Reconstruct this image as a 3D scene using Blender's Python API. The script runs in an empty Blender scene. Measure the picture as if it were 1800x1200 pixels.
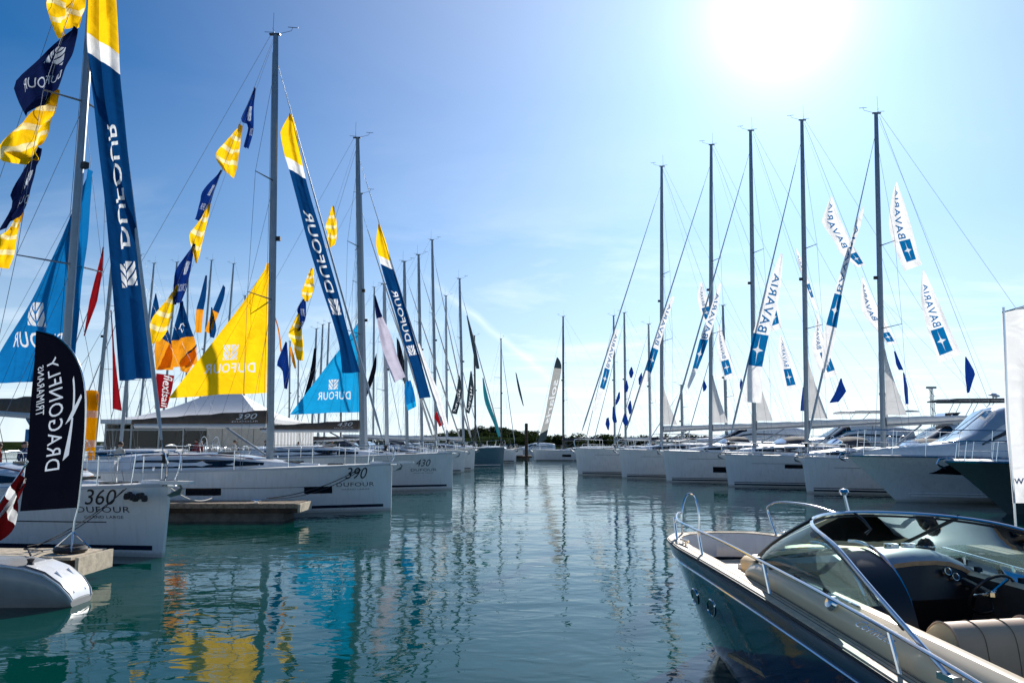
import bpy, bmesh, math, random
import numpy as np
from mathutils import Vector, Matrix
random.seed(7)
R = math.radians
scn = bpy.context.scene
col = scn.collection
# ------------------------------------------------------------------ camera
FPX, CAMH = 1350.0, 2.2
PITCH = math.atan(177/1350.0)
cam = bpy.data.cameras.new('camera'); camo = bpy.data.objects.new('camera', cam); col.objects.link(camo)
cam.lens = 27.0; cam.sensor_width = 36.0; cam.clip_start = .05; cam.clip_end = 9000
camo.location = (0, 0, CAMH); camo.rotation_euler = (R(90)+PITCH, 0, 0)
scn.camera = camo
# ------------------------------------------------------------------ sky and sun
SUN_AZ, SUN_EL = R(20.4), R(29.1)          # azimuth from +Y towards +X
world = bpy.data.worlds.new('World'); scn.world = world; world.use_nodes = True
wt = world.node_tree; wn = wt.nodes; wn.clear()
def N(t, typ, **kw):
    n = t.nodes.new(typ)
    for k, v in kw.items(): setattr(n, k, v)
    return n
sky = N(wt, 'ShaderNodeTexSky', sky_type='NISHITA', sun_disc=False, sun_elevation=SUN_EL, sun_rotation=SUN_AZ,
        altitude=0, air_density=1.0, dust_density=.35, ozone_density=3.0)
SUND = Vector((math.sin(SUN_AZ)*math.cos(SUN_EL), math.cos(SUN_AZ)*math.cos(SUN_EL), math.sin(SUN_EL)))
geo = N(wt, 'ShaderNodeTexCoord')
def vmath(op, a, b=None):
    n = N(wt, 'ShaderNodeVectorMath', operation=op)
    wt.links.new(a, n.inputs[0])
    if b is not None:
        if isinstance(b, (tuple, Vector)): n.inputs[1].default_value = b
        else: wt.links.new(b, n.inputs[1])
    return n
def math_(t, op, a, b=None, clamp=False):
    n = N(t, 'ShaderNodeMath', operation=op, use_clamp=clamp)
    for i, q in enumerate((a, b)):
        if q is None: continue
        if isinstance(q, (int, float)): n.inputs[i].default_value = q
        else: t.links.new(q, n.inputs[i])
    return n.outputs[0]
def ramp(t, src, pts):
    n = N(t, 'ShaderNodeValToRGB'); t.links.new(src, n.inputs[0])
    e = n.color_ramp.elements
    while len(e) < len(pts): e.new(.5)
    for q, (p, c) in zip(e, pts):
        q.position = p; q.color = c if len(c) == 4 else (*c, 1)
    return n.outputs[0]
D = geo.outputs['Generated']
nrm = vmath('NORMALIZE', D).outputs[0]
# thin high cloud: wisps stretched sideways on a flat layer, strongest low in the sky
sep = N(wt, 'ShaderNodeSeparateXYZ'); wt.links.new(nrm, sep.inputs[0])
zc = math_(wt, 'MAXIMUM', sep.outputs[2], .03)
zz = math_(wt, 'ADD', zc, .08)
comb = N(wt, 'ShaderNodeCombineXYZ')
wt.links.new(math_(wt, 'DIVIDE', sep.outputs[0], zz), comb.inputs[0]); wt.links.new(math_(wt, 'DIVIDE', sep.outputs[1], zz), comb.inputs[1])
mp = N(wt, 'ShaderNodeMapping'); wt.links.new(comb.outputs[0], mp.inputs[0])
mp.inputs['Scale'].default_value = (.55, .8, 1); mp.inputs['Rotation'].default_value = (0, 0, .35); mp.inputs['Location'].default_value = (1.7, .6, 0)
nz = N(wt, 'ShaderNodeTexNoise'); nz.inputs['Scale'].default_value = 1.3; nz.inputs['Detail'].default_value = 7; nz.inputs['Roughness'].default_value = .6
nz.inputs['Distortion'].default_value = .5; wt.links.new(mp.outputs[0], nz.inputs['Vector'])
cl = ramp(wt, nz.outputs['Fac'], [(.50, (0, 0, 0)), (.74, (1, 1, 1))])
low = ramp(wt, sep.outputs[2], [(.0, (.9,)*3), (.16, (.75,)*3), (.30, (.12,)*3), (.5, (0, 0, 0))])
clf = math_(wt, 'MULTIPLY', cl, low)
# aircraft trail: a narrow band on a great circle
def raydir(x, y):
    v = Vector((x-900, FPX*math.cos(PITCH)-(600-y)*math.sin(PITCH), FPX*math.sin(PITCH)+(600-y)*math.cos(PITCH)))
    return v.normalized()
ta, tb = raydir(818, 545), raydir(972, 668)
tn = ta.cross(tb).normalized(); tm = (ta+tb).normalized()
wob = N(wt, 'ShaderNodeTexNoise'); wob.inputs['Scale'].default_value = 22; wob.inputs['Detail'].default_value = 4; wt.links.new(nrm, wob.inputs['Vector'])
dd = math_(wt, 'ADD', vmath('DOT_PRODUCT', nrm, tn).outputs['Value'], math_(wt, 'MULTIPLY', math_(wt, 'SUBTRACT', wob.outputs['Fac'], .5), .012))
band = ramp(wt, math_(wt, 'ABSOLUTE', dd), [(.0, (1, 1, 1)), (.0025, (.75,)*3), (.0055, (0, 0, 0))])
along = ramp(wt, vmath('DOT_PRODUCT', nrm, tm).outputs['Value'], [(.990, (0, 0, 0)), (.9975, (1, 1, 1))])
trail = math_(wt, 'MULTIPLY', math_(wt, 'MULTIPLY', band, along), math_(wt, 'ADD', math_(wt, 'MULTIPLY', wob.outputs['Fac'], .8), .1))
hazef = ramp(wt, sep.outputs[2], [(.0, (.9,)*3), (.06, (.74,)*3), (.14, (.42,)*3), (.26, (.13,)*3), (.42, (0, 0, 0))])
cover = math_(wt, 'MINIMUM', math_(wt, 'ADD', math_(wt, 'MULTIPLY', clf, .55), math_(wt, 'MULTIPLY', trail, .5)), 1)
# circumsolar aureole of a hazy summer sky
cs = vmath('DOT_PRODUCT', nrm, SUND).outputs['Value']
cs = math_(wt, 'MAXIMUM', cs, 0)
def lobe(p, k): return math_(wt, 'MULTIPLY', math_(wt, 'POWER', cs, p), k)
aur = math_(wt, 'ADD', math_(wt, 'ADD', lobe(7, 6.0), lobe(40, 2.0)), math_(wt, 'ADD', lobe(300, 7), lobe(1800, 40)))
hs = N(wt, 'ShaderNodeHueSaturation'); hs.inputs['Saturation'].default_value = 2.0
tint = N(wt, 'ShaderNodeMix', data_type='RGBA', blend_type='MULTIPLY'); tint.inputs['Factor'].default_value = 1; tint.inputs['B'].default_value = (.16, .72, 1.14, 1)
wt.links.new(sky.outputs[0], tint.inputs['A']); wt.links.new(tint.outputs['Result'], hs.inputs['Color'])
mixc = N(wt, 'ShaderNodeMix', data_type='RGBA', blend_type='MIX'); wt.links.new(cover, mixc.inputs['Factor'])
mixh = N(wt, 'ShaderNodeMix', data_type='RGBA', blend_type='MIX'); wt.links.new(hazef, mixh.inputs['Factor'])
wt.links.new(hs.outputs[0], mixh.inputs['A']); mixh.inputs['B'].default_value = (11.8, 13.0, 13.8, 1)
wt.links.new(mixh.outputs['Result'], mixc.inputs['A']); mixc.inputs['B'].default_value = (15, 16, 16.5, 1)
addc = N(wt, 'ShaderNodeMix', data_type='RGBA', blend_type='ADD'); addc.inputs['Factor'].default_value = 1
cc = N(wt, 'ShaderNodeCombineColor')
for i, k in enumerate((1.14, 1.02, .98)): wt.links.new(math_(wt, 'MULTIPLY', aur, k), cc.inputs[i])
wt.links.new(mixc.outputs['Result'], addc.inputs['A']); wt.links.new(cc.outputs[0], addc.inputs['B'])
bg = N(wt, 'ShaderNodeBackground'); bg.inputs['Strength'].default_value = .055
wt.links.new(addc.outputs['Result'], bg.inputs['Color'])
wo = N(wt, 'ShaderNodeOutputWorld'); wt.links.new(bg.outputs[0], wo.inputs[0])
sl = bpy.data.lights.new('sun', 'SUN'); sl.energy = 4.0; sl.angle = R(.5); sl.color = (1, .95, .87)
so = bpy.data.objects.new('sun', sl); col.objects.link(so)
so.rotation_euler = (-SUND).to_track_quat('-Z', 'Y').to_euler()
scn.view_settings.view_transform = 'Standard'; scn.view_settings.look = 'None'
scn.view_settings.exposure = .55; scn.view_settings.gamma = 1; scn.view_settings.use_curve_mapping = False
# ------------------------------------------------------------------ materials
M = {}
def mat(name, c, rough=.5, metal=0, spec=.5, coat=0, noise=.06, nscale=6, bump=0, bscale=40, sheen=0):
    m = bpy.data.materials.new(name); m.use_nodes = True; t = m.node_tree
    b = t.nodes['Principled BSDF']
    b.inputs['Roughness'].default_value = rough; b.inputs['Metallic'].default_value = metal
    b.inputs['Specular IOR Level'].default_value = spec; b.inputs['Coat Weight'].default_value = coat
    tc = N(t, 'ShaderNodeTexCoord'); n = N(t, 'ShaderNodeTexNoise'); n.inputs['Scale'].default_value = nscale; n.inputs['Detail'].default_value = 5
    t.links.new(tc.outputs['Object'], n.inputs['Vector'])
    lo = tuple(max(0, x*(1-noise*2)) for x in c[:3]); hi = tuple(min(1, x*(1+noise)) for x in c[:3])
    t.links.new(ramp(t, n.outputs['Fac'], [(.3, lo), (.7, hi)]), b.inputs['Base Color'])
    if bump:
        n2 = N(t, 'ShaderNodeTexNoise'); n2.inputs['Scale'].default_value = bscale; n2.inputs['Detail'].default_value = 4; t.links.new(tc.outputs['Object'], n2.inputs['Vector'])
        bp = N(t, 'ShaderNodeBump'); bp.inputs['Strength'].default_value = bump; bp.inputs['Distance'].default_value = .02
        t.links.new(n2.outputs['Fac'], bp.inputs['Height']); t.links.new(bp.outputs[0], b.inputs['Normal'])
    M[name] = m; return m
def cloth(name, c, trans=.55, tc_=None):
    m = bpy.data.materials.new(name); m.use_nodes = True; t = m.node_tree; t.nodes.clear()
    tc = N(t, 'ShaderNodeTexCoord'); n = N(t, 'ShaderNodeTexNoise'); n.inputs['Scale'].default_value = 2; n.inputs['Detail'].default_value = 3
    t.links.new(tc.outputs['Object'], n.inputs['Vector'])
    cr = ramp(t, n.outputs['Fac'], [(.3, tuple(x*.86 for x in c)), (.7, c)])
    d = N(t, 'ShaderNodeBsdfDiffuse'); tr = N(t, 'ShaderNodeBsdfTranslucent'); mx = N(t, 'ShaderNodeMixShader'); o = N(t, 'ShaderNodeOutputMaterial')
    t.links.new(cr, d.inputs[0])
    if tc_:
        tr.inputs[0].default_value = (*tc_, 1)
    else: t.links.new(cr, tr.inputs[0])
    bp = N(t, 'ShaderNodeBump'); bp.inputs['Strength'].default_value = .6; bp.inputs['Distance'].default_value = .06
    n2 = N(t, 'ShaderNodeTexNoise'); n2.inputs['Scale'].default_value = 2.6; n2.inputs['Detail'].default_value = 1.5; n2.inputs['Distortion'].default_value = 1.2
    t.links.new(tc.outputs['Object'], n2.inputs['Vector']); t.links.new(n2.outputs['Fac'], bp.inputs['Height'])
    t.links.new(bp.outputs[0], d.inputs['Normal']); t.links.new(bp.outputs[0], tr.inputs['Normal'])
    mx.inputs[0].default_value = trans; t.links.new(d.outputs[0], mx.inputs[1]); t.links.new(tr.outputs[0], mx.inputs[2]); t.links.new(mx.outputs[0], o.inputs[0])
    M[name] = m; return m
def glass(name, tint, rough=0.0, f0=1.45, film=.02):
    m = bpy.data.materials.new(name); m.use_nodes = True; t = m.node_tree; t.nodes.clear()
    tr = N(t, 'ShaderNodeBsdfTransparent'); tr.inputs[0].default_value = (*tint, 1)
    g = N(t, 'ShaderNodeBsdfGlossy'); g.inputs['Roughness'].default_value = .015+rough
    fr = N(t, 'ShaderNodeFresnel'); fr.inputs[0].default_value = f0
    mx = N(t, 'ShaderNodeMixShader'); o = N(t, 'ShaderNodeOutputMaterial')
    df = N(t, 'ShaderNodeBsdfTranslucent'); df.inputs[0].default_value = (tint[0]*.7, tint[1]*.85, tint[2]*.85, 1); md = N(t, 'ShaderNodeMixShader'); md.inputs[0].default_value = film
    t.links.new(tr.outputs[0], md.inputs[1]); t.links.new(df.outputs[0], md.inputs[2]); tr = md
    t.links.new(fr.outputs[0], mx.inputs[0]); t.links.new(tr.outputs[0], mx.inputs[1]); t.links.new(g.outputs[0], mx.inputs[2]); t.links.new(mx.outputs[0], o.inputs[0])
    M[name] = m; return m
mat('gelcoat', (.78, .79, .79), .22, coat=.3, noise=.025, nscale=1.2)
def streaks(name, amt):
    # faint run-off streaks, a scum line and uneven gloss on hull paint
    m = M[name]; t = m.node_tree; b = t.nodes['Principled BSDF']; src = b.inputs['Base Color'].links[0].from_socket
    tc = N(t, 'ShaderNodeTexCoord'); mp = N(t, 'ShaderNodeMapping'); mp.inputs['Scale'].default_value = (5, 5, .35); t.links.new(tc.outputs['Object'], mp.inputs[0])
    n = N(t, 'ShaderNodeTexNoise'); n.inputs['Scale'].default_value = 2.2; n.inputs['Detail'].default_value = 6; t.links.new(mp.outputs[0], n.inputs['Vector'])
    sx = N(t, 'ShaderNodeSeparateXYZ'); t.links.new(tc.outputs['Object'], sx.inputs[0])
    ln = ramp(t, math_(t, 'ADD', sx.outputs[2], math_(t, 'MULTIPLY', n.outputs['Fac'], .10)), [(.0, (1, 1, 1)), (.10, (.9,)*3), (.16, (0, 0, 0))])
    f = math_(t, 'MINIMUM', math_(t, 'ADD', math_(t, 'MULTIPLY', ramp(t, n.outputs['Fac'], [(.5, (0, 0, 0)), (.8, (1, 1, 1))]), amt), math_(t, 'MULTIPLY', ln, .55)), 1)
    mx = N(t, 'ShaderNodeMix', data_type='RGBA'); t.links.new(f, mx.inputs['Factor']); t.links.new(src, mx.inputs['A']); mx.inputs['B'].default_value = (.26, .25, .18, 1); t.links.new(mx.outputs['Result'], b.inputs['Base Color'])
    n3 = N(t, 'ShaderNodeTexNoise'); n3.inputs['Scale'].default_value = 1.5; t.links.new(tc.outputs['Object'], n3.inputs['Vector']); r_ = ramp(t, n3.outputs['Fac'], [(.3, (.14,)*3), (.7, (.34,)*3)]); t.links.new(r_, b.inputs['Roughness'])
streaks('gelcoat', .22)
mat('gelcoat_grey', (.50, .53, .56), .3, noise=.03)
mat('float_grey', (.36, .355, .34), .3, coat=.2, noise=.05)
mat('hull_slate', (.07, .15, .20), .25, coat=.3, noise=.05)
mat('deck', (.70, .70, .68), .6, noise=.05, bump=.15, bscale=120)
mat('navy_paint', (.008, .014, .035), .2)
mat('reflection_glass', (.34, .42, .48), .07, coat=1, noise=.02)  # bright reflection on a yacht windscreen, put into its base colour
mat('dark_glass', (.008, .010, .014), .06, spec=.6, noise=0)
mat('ink', (.012, .014, .022), .4, noise=0)
mat('ink_white', (.8, .8, .8), .5, noise=0)
mat('mast_alloy', (.26, .30, .34), .38, metal=.55, noise=.05)
mat('mast_black', (.03, .033, .037), .4, noise=.05)
mat('steel', (.75, .76, .78), .12, metal=1, noise=.02)
mat('wire', (.22, .24, .26), .35, metal=.6, noise=0)
mat('rope_dark', (.03, .03, .035), .8, noise=.2, nscale=60)
mat('rope_pale', (.55, .53, .48), .85, noise=.15, nscale=60)
mat('boom_canvas', (.115, .085, .065), .85, noise=.12, bump=.5, bscale=9)
mat('boom_white', (.72, .72, .70), .8, noise=.05, bump=.4, bscale=9)
mat('canvas_dark', (.03, .035, .05), .85, noise=.1)
mat('teak', (.42, .27, .15), .55, noise=.16, nscale=14)
mat('seam', (.30, .20, .12), .7)
mat('teak_red', (.22, .06, .025), .4, noise=.12, nscale=12)
mat('rubber', (.02, .02, .021), .6)
mat('plank', (.27, .21, .15), .8, noise=.25, nscale=9, bump=.4, bscale=30)
mat('plank_pale', (.62, .52, .38), .75, noise=.15, nscale=9, bump=.3, bscale=30)
mat('concrete', (.11, .11, .10), .9, noise=.22, nscale=4, bump=.4)
mat('fender', (.06, .08, .16), .5)
mat('fender_white', (.7, .7, .68), .45)
mat('lamp_red', (.5, .03, .02), .4)
mat('bark', (.07, .05, .035), .9, noise=.25)
mat('pile', (.055, .035, .022), .85, noise=.3, nscale=5, bump=.5)
mat('bank', (.022, .034, .012), 1, spec=0, noise=.3, nscale=.2)
mat('tent_white', (.78, .78, .77), .7, noise=.04, nscale=1.0)
mat('tent_post', (.55, .53, .48), .6)
mat('tent_cream', (.62, .57, .47), .75, noise=.06)
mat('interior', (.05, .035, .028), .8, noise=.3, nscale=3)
mat('poster_blue', (.02, .22, .50), .5, noise=.3, nscale=4)
mat('skin', (.45, .27, .19), .6); mat('hair', (.05, .03, .02), .7)
mat('shirt_red', (.35, .04, .03), .85); mat('shirt_navy', (.03, .05, .12), .85); mat('shirt_pale', (.6, .58, .52), .85)
cloth('yellow_cloth', (.97, .58, .008), .74); cloth('white_cloth', (.88, .88, .88), .6); cloth('navy_cloth', (.008, .016, .075), .4)
cloth('blue_cloth', (.004, .055, .19), .45); cloth('sail_blue', (.006, .17, .46), .55); cloth('sky_cloth', (.01, .33, .66), .6)
cloth('stripe_pale', (.95, .80, .40), .7); cloth('print_white', (.80, .82, .84), .55); cloth('print_pale', (.55, .62, .72), .5); cloth('print_blue', (.004, .16, .40), .45); cloth('print_navy', (.006, .05, .16), .3); cloth('pennant_blue', (.006, .035, .22), .45)
cloth('orange_cloth', (.85, .32, .015), .6); cloth('red_cloth', (.30, .009, .015), .45); cloth('black_cloth', (.006, .007, .014), .25)
cloth('lilac_cloth', (.62, .58, .70), .5); cloth('grey_cloth', (.42, .42, .40), .5); cloth('charcoal_cloth', (.03, .05, .065), .35); cloth('teal_cloth', (.02, .17, .22), .45)
cloth('maroon_cloth', (.11, .006, .009), .2)
cloth('dacron', (.74, .73, .71), .4)
glass('screen_glass', (.76, .94, .89), film=.14); glass('clear_glass', (.86, .93, .95)); glass('tint_glass', (.20, .26, .30))
# ------------------------------------------------------------------ helpers
def at(x, y, Y):
    """world point at depth Y seen in direction of photograph pixel x, y"""
    d = raydir(x, y); k = Y/d.y
    return Vector((d.x*k, Y, CAMH+d.z*k))
def tag(o, label=None, cat=None, group=None, kind=None):
    if label: o['label'] = label
    if cat: o['category'] = cat
    if group: o['group'] = group
    if kind: o['kind'] = kind
    return o
def empty(name, loc=(0, 0, 0), rz=0):
    o = bpy.data.objects.new(name, None); col.objects.link(o); o.location = loc; o.rotation_euler = (0, 0, rz); o.empty_display_size = .3
    return o
def lerp(a, b, t): return a+(b-a)*t
def sm(t): t = min(1, max(0, t)); return t*t*(3-2*t)
class MB:
    def __init__(s): s.v = []; s.f = []
    def add(s, vs, fs):
        k = len(s.v); s.v += [tuple(p) for p in vs]; s.f += [tuple(i+k for i in f) for f in fs]; return s
    def box(s, x0, x1, y0, y1, z0, z1):
        return s.add([(x, y, z) for z in (z0, z1) for y in (y0, y1) for x in (x0, x1)],
                     [(0, 2, 3, 1), (4, 5, 7, 6), (0, 1, 5, 4), (2, 6, 7, 3), (0, 4, 6, 2), (1, 3, 7, 5)])
    def tube(s, pts, r, n=6, cap=True, flat=1.0):
        pts = [Vector(p) for p in pts]; m = len(pts); rr = r if isinstance(r, (list, tuple)) else [r]*m
        vs = []; up = None
        for i, p in enumerate(pts):
            d = (pts[min(i+1, m-1)]-pts[max(i-1, 0)]).normalized()
            if up is None:
                up = Vector((0, 0, 1)) if abs(d.z) < .9 else Vector((0, 1, 0))
            a = d.cross(up)
            if a.length < 1e-4: a = d.cross(Vector((1, 0, 0)))
            a.normalize(); b = a.cross(d).normalized(); up = b
            for k in range(n):
                t = 2*math.pi*k/n; vs.append(p+a*(math.cos(t)*rr[i])+b*(math.sin(t)*rr[i]*flat))
        fs = [(i*n+k, i*n+(k+1) % n, (i+1)*n+(k+1) % n, (i+1)*n+k) for i in range(m-1) for k in range(n)]
        if cap: fs += [tuple(range(n))[::-1], tuple(range((m-1)*n, m*n))]
        return s.add(vs, fs)
    def grid(s, rows, closed=False, flip=False):
        n = len(rows[0]); vs = [p for r in rows for p in r]; fs = []
        for i in range(len(rows)-1):
            for k in range(n if closed else n-1):
                q = (i*n+k, i*n+(k+1) % n, (i+1)*n+(k+1) % n, (i+1)*n+k)
                fs.append(q[::-1] if flip else q)
        return s.add(vs, fs)
    def fan(s, ring): return s.add(ring, [tuple(range(len(ring)))])
    def lathe(s, prof, c=(0, 0, 0), n=12):
        rows = [[(c[0]+r*math.cos(2*math.pi*k/n), c[1]+r*math.sin(2*math.pi*k/n), c[2]+z) for k in range(n)] for r, z in prof]
        return s.grid(rows, True)
    def build(s, name, m, parent=None, smooth=False, sharp=35):
        me = bpy.data.meshes.new(name); me.from_pydata(s.v, [], s.f); me.update()
        if smooth:
            bm = bmesh.new(); bm.from_mesh(me); bmesh.ops.recalc_face_normals(bm, faces=bm.faces); bm.to_mesh(me); bm.free()
            me.polygons.foreach_set('use_smooth', [True]*len(me.polygons))
            me.set_sharp_from_angle(angle=R(sharp))
        if m: me.materials.append(M[m])
        o = bpy.data.objects.new(name, me); col.objects.link(o); o.parent = parent
        return o
def part(name, m, parent, fn, smooth=False):
    b = MB(); fn(b); return b.build(name, m, parent, smooth)
def box(name, m, parent, *a): return MB().box(*a).build(name, m, parent)
def tube(name, m, parent, pts, r, n=6, flat=1.0): return MB().tube(pts, r, n, flat=flat).build(name, m, parent, True)
def spline(pts, n=8):
    pts = [Vector(p) for p in pts]; out = []
    for i in range(len(pts)-1):
        p0, p1, p2, p3 = pts[max(i-1, 0)], pts[i], pts[i+1], pts[min(i+2, len(pts)-1)]
        for k in range(n):
            t = k/n; out.append(.5*((2*p1)+(p2-p0)*t+(2*p0-5*p1+4*p2-p3)*t*t+(3*p1-p0-3*p2+p3)*t**3))
    out.append(pts[-1]); return out
def sag(a, b, drop, n=10):
    a, b = Vector(a), Vector(b); return [a.lerp(b, i/n)-Vector((0, 0, drop*4*(i/n)*(1-i/n))) for i in range(n+1)]
_tc = {}
def text2d(s, bold=0.0, shear=0.0, space=1.0):
    """letters as flat triangles, box scaled to 0..1 both ways; returns verts, faces, aspect"""
    key = (s, bold, shear, space)
    if key in _tc: return _tc[key]
    cu = bpy.data.curves.new('letters', 'FONT'); cu.body = s; cu.resolution_u = 3; cu.offset = bold; cu.shear = shear; cu.space_character = space
    ob = bpy.data.objects.new('letters', cu); col.objects.link(ob)
    dg = bpy.context.evaluated_depsgraph_get(); me = bpy.data.meshes.new_from_object(ob.evaluated_get(dg))
    bpy.data.objects.remove(ob); bpy.data.curves.remove(cu)
    bm = bmesh.new(); bm.from_mesh(me); bpy.data.meshes.remove(me)
    for _ in range(2):
        bmesh.ops.triangulate(bm, faces=bm.faces)
        e = [q for q in bm.edges if q.calc_length() > .3]
        if e: bmesh.ops.subdivide_edges(bm, edges=e, cuts=1)
    bmesh.ops.triangulate(bm, faces=bm.faces); bm.verts.index_update()
    vs = [(v.co.x, v.co.y) for v in bm.verts]; fs = [tuple(v.index for v in f.verts) for f in bm.faces]; bm.free()
    x0, x1 = min(v[0] for v in vs), max(v[0] for v in vs); y0, y1 = min(v[1] for v in vs), max(v[1] for v in vs)
    r = ([((x-x0)/(x1-x0), (y-y0)/(y1-y0)) for x, y in vs], fs, (x1-x0)/(y1-y0)); _tc[key] = r; return r
def poly2d(polys, n=3):
    """flat polygons (0..1) cut into small triangles"""
    bm = bmesh.new()
    for p in polys: bm.faces.new([bm.verts.new((x, y, 0)) for x, y in p])
    for _ in range(n):
        bmesh.ops.triangulate(bm, faces=bm.faces); bmesh.ops.subdivide_edges(bm, edges=[e for e in bm.edges if e.calc_length() > .3], cuts=1)
    bmesh.ops.triangulate(bm, faces=bm.faces); bm.verts.index_update()
    r = ([(v.co.x, v.co.y) for v in bm.verts], [tuple(v.index for v in f.verts) for f in bm.faces], 1); bm.free(); return r
def rect(x0, y0, x1, y1): return [(x0, y0), (x1, y0), (x1, y1), (x0, y1)]
# white square with leaning strokes cut out (sailmaker's tree-like mark)
def stroke_mark():
    P = []
    P += [[(0, .0), (.16, 0), (.0, .22)], [(.24, 0), (.46, 0), (.46, .10), (0, .66), (0, .32)], [(.46, .2), (.46, .48), (.06, 1), (0, 1), (0, .78)], [(.46, .6), (.46, 1), (.16, 1)]]
    P += [[(1-x, y) for x, y in q][::-1] for q in P]
    return P
MARK = poly2d(stroke_mark(), 2)
STAR = poly2d([[(.5, .95), (.47, .60), (.5, .62), (.53, .60)], [(.5, .05), (.53, .40), (.5, .38), (.47, .40)], [(.5, .64), (.40, .55), (.14, .5), (.40, .45), (.5, .36), (.60, .45), (.86, .5), (.60, .55)]], 1)
def put(name, m, parent, shape, fn, A, B, C, both=0.0):
    """lay a flat shape on a surface: fn(u, v, off) with uv = A + s*B + t*C"""
    if hasattr(fn, 'flag'): fn.flag.pr.append((name, m, shape, A, B, C)); return None
    vs, fs, _ = shape; b = MB()
    def q(off): return [fn(A[0]+s*B[0]+t*C[0], A[1]+s*B[1]+t*C[1], off) for s, t in vs]
    b.add(q(both or .004), fs)
    if both: b.add(q(-both), [f[::-1] for f in fs])
    return b.build(name, m, parent)
# ------------------------------------------------------------------ cloth things
class Cloth:
    def __init__(s, Lp, Rp, Y, amp=.08, k=1.4, skew=.8, tilt=0.0, ph=None, YR=None, lin=False):
        s.lin = lin
        YR = Y+tilt if YR is None else YR
        l = [at(x, y, Y) for x, y in Lp]; r = [at(x, y, YR) for x, y in Rp]
        s.l = s.res(l); s.r = s.res(r); s.o = s.l[-1].copy()
        n = (s.r[20]-s.l[20]).cross(s.l[40]-s.l[0])
        if n.length < 1e-5: n = Vector((0, -1, 0))
        s.n = n.normalized(); s.w = max((a-b).length for a, b in zip(s.l, s.r))
        s.amp = amp*s.w; s.k = k; s.skew = skew; s.ph = random.random()*6.28 if ph is None else ph
    def res(s, p, n=40):
        q = spline(p, 12) if len(p) > 2 and not s.lin else [a.lerp(b, i/12) for a, b in zip(p, p[1:]) for i in range(12)]+[p[-1]] if s.lin else [p[0].lerp(p[1], i/12) for i in range(13)]
        d = [0]
        for a, b in zip(q, q[1:]): d.append(d[-1]+(b-a).length)
        out = []; j = 0
        for i in range(n+1):
            t = d[-1]*i/n
            while j < len(q)-2 and d[j+1] < t: j += 1
            e = d[j+1]-d[j]; out.append(q[j].lerp(q[j+1], (t-d[j])/e if e > 1e-9 else 0))
        return out
    def edge(s, e, v):
        v = min(1, max(0, v))*40; i = min(39, int(v)); return e[i].lerp(e[i+1], v-i)
    def __call__(s, u, v, off=0):
        p = s.edge(s.l, v).lerp(s.edge(s.r, v), u)
        w = math.sin(6.283*(s.k*u+s.skew*v)+s.ph)+.45*math.sin(6.283*(s.k*2.1*u-1.3*s.skew*v)+s.ph*2.3)+.25*math.sin(6.283*(s.k*.7*u+3.1*s.skew*v)+s.ph*1.7)
        return p+s.n*(w*s.amp*(.25+.75*min(1, 4*u*(1-u)+.35))+off)-s.o
class Flag:
    """one layer of cloth cut in its own surface into colour panels and printed shapes"""
    def __init__(s, root, S, bands, nu, nv, slant, piece): s.root, s.S, s.bands, s.nu, s.nv, s.slant, s.piece, s.pr = root, S, bands, nu, nv, slant, piece, []
FLAGS = []
def cloth_mesh(S, m, name, parent, v0=0, v1=1, nu=12, nv=20):
    n = max(3, int(nv*(v1-v0)))
    return MB().grid([[S(k/nu, lerp(v0, v1, i/n)) for k in range(nu+1)] for i in range(n+1)]).build(name, m, parent, True, 80)
def flag(name, label, cat, group, Lp, Rp, Y, bands, nu=12, nv=24, slant=0.0, piece='cloth_panel', **kw):
    S = Cloth(Lp, Rp, Y, **kw); root = empty(name, S.o); tag(root, label, cat, group)
    F = Flag(root, S, bands, nu, nv, slant, piece); FLAGS.append(F); S.flag = F
    return root, S
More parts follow.
